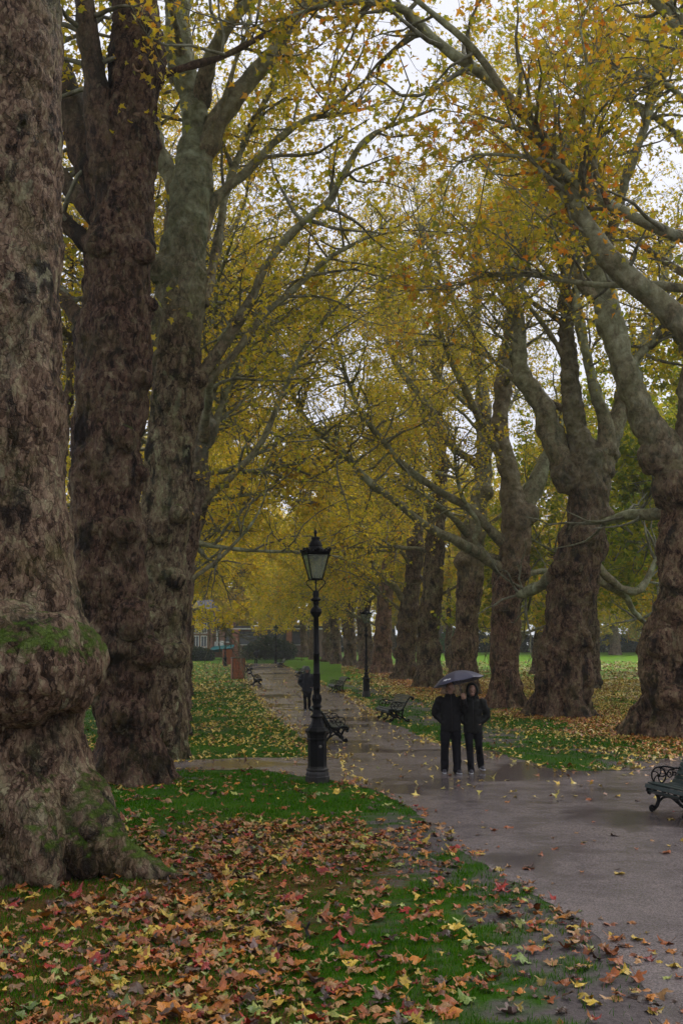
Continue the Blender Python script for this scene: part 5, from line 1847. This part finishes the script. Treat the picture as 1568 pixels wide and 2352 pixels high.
# tall one on the left, its far hand up on the umbrella shaft
personA = person(pA, 0.05, 'person in a black padded jacket and wide black trousers holding up the umbrella', 1.82,
                 [[(-.20, .01, 1.40), (-.29, .06, 1.15), (-.16, -.005, 1.0)], [(.20, 0, 1.40), (.27, -.06, 1.20), (.225, -.20, 1.41)]],
                 [[(-.10, 0, .90), (-.125, -.04, .50), (-.135, .00, .10), (-.12, -1, 0), 1.02], [(.095, 0, .90), (.10, -.03, .50), (.10, -.10, .10), (.25, -1, 0), 1.08]],
                 M['jacket'], None, 0.97, 0.80)
personB = person(pB, -0.06, 'person in a dark hooded raincoat walking close beside the umbrella holder', 1.77,
                 [[(-.195, .01, 1.40), (-.275, .05, 1.15), (-.155, -.005, 1.0)], [(.195, .01, 1.40), (.285, .06, 1.15), (.16, -.005, 1.0)]],
                 [[(-.09, 0, .90), (-.075, -.05, .50), (-.055, -.07, .10), (0, -1, 0), .90], [(.09, .02, .90), (.115, .00, .52), (.165, .26, .15), (.35, -1, -.25), .92]],
                 M['coat'], M['coat'], 0.93, 0.80)
pC = G(705, 1634)
personC = person(pC, 0.0, 'person in dark jacket and brimmed rain hat walking towards us beside the lamp post', 1.76,
                 [[(-.195, .01, 1.40), (-.30, .05, 1.15), (-.18, -.02, .99)], [(.195, .01, 1.40), (.30, .05, 1.15), (.18, -.02, .99)]],
                 [[(-.09, 0, .90), (-.08, -.06, .50), (-.06, -.04, .10), (0, -1, 0), .88], [(.09, .02, .90), (.09, -.02, .51), (.085, .22, .15), (0.1, -1, -.3), .88]],
                 M['blue_coat'], M['grey_hood'], 1.04, 0.78, hat=M['grey_hood'], voxel=.016)
pD = G(588, 1525)
personD = person(pD, 2.6, 'dark distant person standing at the end of the path before the hedge', 1.75,
                 [[(-.195, .01, 1.40), (-.29, .04, 1.14), (-.24, -.06, .92)], [(.195, .01, 1.40), (.29, .04, 1.14), (.20, -.14, 1.05)]],
                 [[(-.09, 0, .90), (-.10, -.03, .50), (-.11, 0, .10), (0, -1, 0), .95], [(.09, 0, .90), (.11, -.02, .50), (.14, .05, .10), (0, -1, 0), .95]],
                 M['jacket'], M['jacket'], 1.05, 0.78, voxel=.02)

# ------------------------------------------------------------------ umbrella
M['navy'] = simple('navy_umbrella_cloth', (0.042, 0.042, 0.076), 0.42, 0.15, 5, 0, 0.1, 0.5)
M['white_print'] = simple('white_print', (0.62, 0.63, 0.66), 0.6, 0.05)
M['steel'] = simple('umbrella_steel', (0.08, 0.08, 0.085), 0.35, 0.2, 8, 0.6)


def umbrella():
    Yu = pA[1] - 0.16
    hand = P(1062, 1607, pA[1] - 0.235)
    apex = P(1046, 1541, Yu)
    axis = unit(apex - hand)
    hand = hand
    g = empty('umbrella', apex, 'navy blue umbrella with white lettering held over the couple', 'umbrella')
    z = Vector(axis)
    q = z.to_track_quat('Z', 'Y')
    Mx = np.array(q.to_matrix())
    R, D = 0.535, 0.225

    def surf(r, a):
        "canopy point in umbrella space: r 0..1, angle a"
        w = (a / (2 * math.pi / 8)) % 1.0
        pull = np.sin(math.pi * w) ** 1.0
        rr = R * r * (1 - 0.075 * pull * r)
        zz = -D * (r ** 1.9) - 0.012 * pull * r ** 2 * (1)
        return np.stack([rr * np.cos(a), rr * np.sin(a), zz], -1)
    na, nr = 96, 14
    a0 = math.radians(-90 - 22.5 - 6)
    aa = np.linspace(0, 2 * math.pi, na, endpoint=False)
    r = np.linspace(0.02, 1, nr)
    top = surf(r[:, None] * np.ones(na), np.ones((nr, 1)) * aa)

    def rot(p):
        c, s = math.cos(a0), math.sin(a0)
        p = np.stack([p[..., 0] * c - p[..., 1] * s, p[..., 0] * s + p[..., 1] * c, p[..., 2]], -1)
        return p @ Mx.T
    V = np.concatenate([rot(top).reshape(-1, 3), rot(top - np.array([0, 0, .004])).reshape(-1, 3)])
    i = np.arange(nr - 1)[:, None] * na
    j = np.arange(na)[None]
    A = np.stack([i + j, i + na + j, i + na + (j + 1) % na, i + (j + 1) % na], -1).reshape(-1, 4)[:, ::-1]
    B = A[:, ::-1] + nr * na
    e = (nr - 1) * na
    rim = np.stack([e + j[0], e + (j[0] + 1) % na, e + (j[0] + 1) % na + nr * na, e + j[0] + nr * na], -1)
    link('canopy', mk_mesh('canopy', V, [A, B, rim]), M['navy'], g)
    for k in range(8):
        ang = k * math.pi / 4
        p = rot(surf(np.linspace(.03, 1.02, 10), np.full(10, ang)) - np.array([0, 0, .008]))
        rb = MB().tube(p, .004, 5)
        m0 = rot(surf(np.array([.55]), np.array([ang])))[0]
        rb.tube([axis * -0.30, m0], .003, 5)
        rb.build('rib', M['steel'], g)
    hl = hand - apex
    MB().tube([axis * .055, axis * .03, axis * 0, hl * .5, hl], [.004, .007, .006, .006, .007], 8).build('shaft', M['steel'], g)
    MB().tube([hl * .97, hl * 1.04, hl * 1.14, hl * 1.18], [.014, .016, .017, .012], 10).build('handle', M['iron'], g)

    def printed(txt, size, r0, ac, name, squash=1.0):
        c = bpy.data.curves.new('t', 'FONT')
        c.body = txt
        c.size = size
        c.align_x = 'CENTER'
        c.offset = 0.004
        o = bpy.data.objects.new('t', c)
        COL.objects.link(o)
        bpy.context.view_layer.update()
        me = bpy.data.meshes.new_from_object(o.evaluated_get(bpy.context.evaluated_depsgraph_get()))
        bpy.data.objects.remove(o)
        bm = bmesh.new()
        bm.from_mesh(me)
        bmesh.ops.triangulate(bm, faces=bm.faces)
        bmesh.ops.subdivide_edges(bm, edges=[e for e in bm.edges if e.calc_length() > .02], cuts=1)
        bm.to_mesh(me)
        bm.free()
        V, _ = get_vn(me)
        me.attributes.get('position')
        return me, V

    def lay(me, V, r0, ac):
        "bend flat lettering (x right, y up) onto the canopy at radius r0, angle ac (umbrella angle)"
        rad = r0 * R
        ang = ac + V[:, 0] / rad
        rr = r0 - V[:, 1] / (R * 1.12)
        p = surf(rr, ang)
        p = p + np.array([0, 0, .0035])
        set_co(me, rot(p))
        return me
    ac = math.pi / 8
    me, V = printed('Allianz', .092, .80, ac, 'lettering')
    V[:, 0] -= .030
    link('lettering', lay(me, V, .76, ac), M['white_print'], g)
    me, V = printed('Global Assistance', .036, .9, ac, 'lettering')
    V[:, 0] -= .0
    link('lettering', lay(me, V, .855, ac), M['white_print'], g)
    # round emblem beside the name: ring with three upright bars
    eb = MB()
    n = 28
    qa = np.linspace(0, 2 * math.pi, n, endpoint=False)
    ring = np.concatenate([np.stack([.040 * np.cos(qa), .040 * np.sin(qa), 0 * qa], 1), np.stack([.032 * np.cos(qa), .032 * np.sin(qa), 0 * qa], 1)])
    i = np.arange(n)
    eb.add(ring, np.stack([i, (i + 1) % n, n + (i + 1) % n, n + i], 1))
    for xx, y0, y1 in ((-.014, -.018, .010), (0, -.022, .022), (.014, -.018, .010)):
        eb.add([(xx - .004, y0, 0), (xx + .004, y0, 0), (xx + .004, y1, 0), (xx - .004, y1, 0)], np.array([[0, 1, 2, 3]]))
    me = eb.mesh('emblem', False)
    V, _ = get_vn(me)
    V = V + np.array([.175, .034, 0])
    link('emblem', lay(me, V, .76, ac), M['white_print'], g)
    me, V = printed('Allianz', .070, .85, ac, 'lettering')
    link('lettering', lay(me, V, .86, ac + math.pi / 2), M['white_print'], g)
    return g


umbrella()

# ------------------------------------------------------------------ cabinets, hedges, building
M['rust'] = simple('red_brown_cabinet', (0.30, 0.095, 0.042), 0.6, 0.45, 9, 0, 0.3)
M['rust_lid'] = simple('dark_cabinet_lid', (0.05, 0.03, 0.026), 0.5, 0.3)


def cabinet(u, v, w, hgt, lab, rz):
    p = G(u, v)
    g = empty('cabinet', p, lab, 'cabinet', 'red brown cabinets at the left of the path', rz)
    MB().box((-w / 2, -w / 2, -.05), (w / 2, w / 2, hgt), bev=.02).build('body', M['rust'], g, False)
    MB().box((-w / 2 - .04, -w / 2 - .04, hgt + .001), (w / 2 + .04, w / 2 + .04, hgt + .07), bev=.015).build('lid', M['rust_lid'], g, False)
    for s in (-1, 1):
        MB().box((s * w / 4 - w * .225, -w / 2 - .025, .10), (s * w / 4 + w * .225, -w / 2 - .002, hgt - .06), bev=.008).build('door', M['rust'], g, False)
    for s in (-1, 1):
        MB().box((s * w / 2 - .03, -w / 2 - .032, 0), (s * w / 2 + .03, -w / 2 - .004, hgt), bev=.008).build('corner_strip', M['rust_lid'], g, False)


cabinet(546, 1559, .98, 1.60, 'nearer red brown cabinet standing on grass at the left path edge', 0.25)
cabinet(522, 1526, 1.1, 1.75, 'farther red brown cabinet behind the far left lamp post', 0.2)

M['hedge_leaf'] = leaf_material('hedge_leaves', [(0.0, (0.012, 0.026, 0.012)), (0.5, (0.026, 0.050, 0.022)), (1.0, (0.055, 0.085, 0.035))], 0.25)
M['hedge_dark'] = leaf_material('dark_hedge_leaves', [(0.0, (0.010, 0.014, 0.016)), (0.5, (0.018, 0.026, 0.028)), (1.0, (0.032, 0.042, 0.042))], 0.2)
M['shrub_leaf'] = leaf_material('shrub_leaves', [(0.0, (0.03, 0.10, 0.03)), (0.5, (0.06, 0.17, 0.05)), (1.0, (0.12, 0.24, 0.08))], 0.35)
M['wood'] = simple('dark_stems', (0.04, 0.032, 0.025), 0.8)


def bushy(name, label, cat, lumps, n, size, mat, seed, group=None):
    "leaves through a row of lumps (x, y, z, rx, ry, rz), on stems"
    rng = np.random.default_rng(seed)
    l = np.array(lumps, float)
    base = np.array([l[0, 0], l[0, 1], float(gz(l[0, 1]))])
    g = empty(name, base, label, cat, group)
    vol = l[:, 3] * l[:, 4] * l[:, 5]
    k = rng.choice(len(l), n, p=vol / vol.sum())
    d = unit(rng.normal(size=(n, 3))) * (rng.random((n, 1)) ** (1 / 4.5))
    p = l[k, :3] + d * l[k, 3:6]
    p = p + (vn(p, 0.9, seed) - .5)[:, None] * l[k, 3:6] * 0.4
    p = p[p[:, 2] > base[2] + 0.05]
    link('foliage', leaf_mesh('foliage', p - base, size * rng.uniform(.6, 1.3, len(p)), rng, 'far'), M[mat], g)
    st = MB()
    for a in l:
        for _ in range(3):
            q = a[:3] + rng.normal(size=3) * a[3:6] * .4
            st.tube([(a[0] + rng.normal() * .1 - base[0], a[1] - base[1], -.1), tuple(a[:3] - base), tuple(q - base)], [.05, .035, .015], 6)
    st.build('stems', M['wood'], g)
    return g


def hedge_row(u0, u1, v_top, Y, seed, step=1.6, thick=1.0, jitter=.25):
    x0, x1 = (u0 - CX) / F * Y, (u1 - CX) / F * Y
    b = float(gz(Y))
    top = P(u0, v_top, Y)[2]
    rng = np.random.default_rng(seed)
    out = []
    for x in np.arange(x0, x1, step):
        h = (top - b) * (1 + rng.normal() * jitter * .5)
        out.append((x, Y + rng.normal() * .3, b + h * .5, step * .85, thick, h * .56))
    return out


bushy('hedge', 'long dark blue grey hedge along the far edge of the field', 'hedge', hedge_row(700, 1600, 1460, 186, 1, 2.2, 1.4, .12), 36000, .42, 'hedge_dark', 1)
bushy('hedge', 'dark green bushes behind the railing at the end of the path', 'hedge', [((u - CX) / F * 140, 140 + dy, float(gz(140)) + z, rx, 1.2, rz_) for u, dy, z, rx, rz_ in
      ((575, 0, 1.0, 1.2, 1.1), (590, .3, 1.3, 1.4, 1.4), (606, .5, 1.6, 1.5, 1.8), (622, .2, 1.5, 1.6, 1.6), (638, 0, 1.3, 1.4, 1.5), (650, .4, 1.3, 1.3, 1.6), (664, 0, 1.1, 1.2, 1.3))], 9000, .24, 'hedge_leaf', 2)
bushy('hedge', 'dark clipped hedge below the brick house at the far left', 'hedge', hedge_row(440, 500, 1489, 132, 3, 1.2, .8, .2), 5000, .24, 'hedge_leaf', 3)
bushy('shrub', 'round bright green shrub across the field between the fourth and fifth right trunks', 'shrub', [((1035 - CX) / F * 178, 178, float(gz(178)) + 2.2, 2.4, 1.8, 2.2), ((1050 - CX) / F * 178, 178.5, float(gz(178)) + 1.6, 1.8, 1.5, 1.6)], 3500, .4, 'shrub_leaf', 4)


def brick(name, c1, c2):
    t = NT(name)
    c = t.n('TexCoord')
    mp = t.n('Mapping')
    mp.inputs['Rotation'].default_value = (math.pi / 2, 0, 0)
    t.put(c.outputs['Object'], mp.inputs['Vector'])
    b = t.n('TexBrick', Scale=4.0)
    b.inputs['Color1'].default_value = (*c1, 1)
    b.inputs['Color2'].default_value = (*c2, 1)
    b.inputs['Mortar'].default_value = (0.25, 0.22, 0.19, 1)
    b.inputs['Mortar Size'].default_value = 0.012
    t.put(mp.outputs['Vector'], b.inputs['Vector'])
    n = t.noise(c.outputs['Object'], 1.5, 4)
    t.set(Base_Color=t.mix(1.0, b.outputs['Color'], t.ramp(n, [(0.3, (0.75, 0.75, 0.75)), (0.7, (1.1, 1.1, 1.1))]), 'MULTIPLY'), Roughness=0.85)
    return t.m


M['brick_brown'] = brick('brown_brick', (0.30, 0.155, 0.11), (0.24, 0.12, 0.09))
M['terracotta'] = brick('terracotta_pier', (0.55, 0.22, 0.16), (0.50, 0.20, 0.15))
M['white_paint'] = simple('white_paint', (0.72, 0.72, 0.72), 0.5, 0.06)
M['glazing'] = simple('dark_glazing', (0.07, 0.08, 0.10), 0.12, 0.4, 1.5)
M['panel'] = simple('brown_wall_panel', (0.22, 0.155, 0.14), 0.7, 0.2, 2)
M['slate'] = simple('slate_roof', (0.07, 0.07, 0.08), 0.6, 0.3, 3)
M['teal'] = simple('teal_awning_cloth', (0.02, 0.19, 0.20), 0.6, 0.15, 3)


def building():
    Y = 152.0
    X = lambda u: (u - CX) / F * Y
    Z = lambda v: float(P(500, v, Y)[2])
    b = float(gz(Y))
    o = np.array([X(560), Y, b])
    g = empty('building', o, 'low modern building with terracotta piers and dark windows at the path end', 'building')
    L = lambda u, dy, v: np.array([X(u), Y + dy, Z(v)]) - o

    def bx(name, mat, u0, u1, v0, v1, d0, d1, parent=g, low=False):
        lo, hi = L(u0, d0, v1), L(u1, d1, v0)
        if low:
            lo[2] = -.2
        return MB().box(lo, hi, bev=.02).build(name, M[mat], parent, False)
    bx('wall', 'panel', 536, 760, 1443, 1520, 0, 9, low=True)
    bx('roof', 'slate', 533, 763, 1438, 1442.8, -.5, 9.5)
    bx('fascia', 'white_paint', 533, 763, 1442.9, 1446, -.55, -.35)
    for u in (536, 599, 660, 722):
        bx('pier', 'terracotta', u, u + (15 if u == 536 else 11), 1446.2, 1515, -.8, -.01, low=True)
    for u0, u1 in ((553, 597), (612, 657), (673, 719)):
        w = bx('window', 'glazing', u0, u1, 1451, 1480, -.10, -.003)
        bx('sill', 'white_paint', u0 - .5, u1 + .5, 1480.2, 1482, -.25, -.006, w)
        bx('frame', 'slate', (u0 + u1) / 2 - .8, (u0 + u1) / 2 + .8, 1451, 1480, -.16, -.102, w)
    for v in (1496, 1503):
        bx('ledge', 'white_paint', 553, 580, v, v + 1.2, -.16, -.004)
    aw = MB()
    a, c = L(492, -3.2, 1493), L(543, -3.2, 1488)
    a2, c2 = L(492, -1.5, 1485), L(543, -1.5, 1480)
    V = [a, c, c2, a2]
    dz = np.array([0, 0, .05])
    V = V + [p - dz for p in V] + [a - dz * 7, c - dz * 7]
    aw.add(V, np.array([[0, 1, 2, 3], [7, 6, 5, 4], [0, 3, 7, 4], [1, 5, 6, 2], [0, 8, 9, 1], [1, 9, 8, 0]]))
    aw.build('awning', M['teal'], g, False)
    # brick house
    o2 = np.array([X(470), Y - 2, b])
    h = empty('house', o2, 'brown brick house with tall white framed windows, at the far left', 'house')
    L2 = lambda u, dy, v: np.array([X(u), Y - 2 + dy, Z(v)]) - o2

    def hx(name, mat, u0, u1, v0, v1, d0, d1, parent=h, low=False):
        lo, hi = L2(u0, d0, v1), L2(u1, d1, v0)
        if low:
            lo[2] = -.2
        return MB().box(lo, hi, bev=.015).build(name, M[mat], parent, False)
    hx('wall', 'brick_brown', 415, 495, 1404, 1520, 0, 8, low=True)
    hx('wall', 'brick_brown', 495.1, 534, 1428, 1520, .6, 8, low=True)
    r = MB()
    A, B_, C_, D_ = L2(413, -.5, 1404), L2(498, -.5, 1404), L2(498, 8.5, 1404), L2(413, 8.5, 1404)
    t1_, t2_ = L2(425, 4, 1376), L2(486, 4, 1376)
    r.add([A, B_, C_, D_, t1_, t2_], [np.array([[0, 1, 5, 4], [2, 3, 4, 5], [0, 3, 2, 1]]), np.array([[1, 2, 5], [3, 0, 4]])])
    r.build('roof', M['slate'], h, False)
    for u0, u1, v0, v1 in ((430, 441, 1416, 1452), (452, 463, 1416, 1452), (470, 481, 1416, 1452), (452, 463, 1462, 1484), (470, 481, 1462, 1484)):
        w = hx('window', 'glazing', u0, u1, v0, v1, -.06, -.003)
        for f0, f1, q0, q1 in ((u0 - 1.5, u0 - .01, v0 - 1.5, v1 + 1.5), (u1 + .01, u1 + 1.5, v0 - 1.5, v1 + 1.5), (u0, u1, v0 - 1.5, v0 - .01), (u0 - 2, u1 + 2, v1 + 1.55, v1 + 3.5), ((u0 + u1) / 2 - .5, (u0 + u1) / 2 + .5, v0, v1)):
            hx('frame', 'white_paint', f0, f1, q0, q1, -.12, -.064, w)
    for u0, u1, v0, v1 in ((502, 508, 1440, 1476), (522, 533, 1440, 1474)):
        w = hx('window', 'white_paint' if u0 < 510 else 'glazing', u0, u1, v0, v1, .50, .597)
        hx('frame', 'white_paint', u0 - 1, u1 + 1, v1 + .1, v1 + 2, .44, .594, w)
    hx('door', 'white_paint', 498, 506, 1474, 1489, .5, .596)
    hx('door', 'white_paint', 510, 519, 1472, 1489, .5, .596)


building()

M['rail'] = simple('black_railing', (0.012, 0.013, 0.014), 0.4)


def railing(u0, u1, Y, v_top, lab, step=.16):
    x0, x1 = (u0 - CX) / F * Y, (u1 - CX) / F * Y
    b = float(gz(Y))
    h = P(u0, v_top, Y)[2] - b
    g = empty('railing', (x0, Y, b), lab, 'railing')
    L = x1 - x0
    pk = MB()
    for x in np.arange(0, L, step):
        pk.box((x - .012, -.012, -.05), (x + .012, .012, h))
    pk.build('bars', M['rail'], g, False)
    for z in (.18, h - .12):
        MB().box((0, .013, z - .025), (L, .035, z + .025)).build('rail', M['rail'], g, False)
    for x in np.arange(0, L, 2.4):
        MB().box((x - .05, .036, -.05), (x + .05, .13, h + .12), bev=.01).build('post', M['rail'], g, False)


railing(405, 700, 131, 1495, 'black iron railing across the end of the lawn and path')

# ------------------------------------------------------------------ rain haze
def haze():
    m = bpy.data.materials.new('rain_haze')
    m.use_nodes = True
    t = m.node_tree
    t.nodes.clear()
    out = t.nodes.new('ShaderNodeOutputMaterial')
    v = t.nodes.new('ShaderNodeVolumePrincipled')
    v.inputs['Color'].default_value = (0.80, 0.81, 0.84, 1)
    v.inputs['Density'].default_value = 0.0005
    v.inputs['Anisotropy'].default_value = 0.2
    t.links.new(v.outputs[0], out.inputs['Volume'])
    o = MB().box((-720, -60, -1.2), (720, 920, 31)).build('haze', m, None, False)
    tag(o, 'thin grey rain haze filling the park air', kind='stuff')


haze()
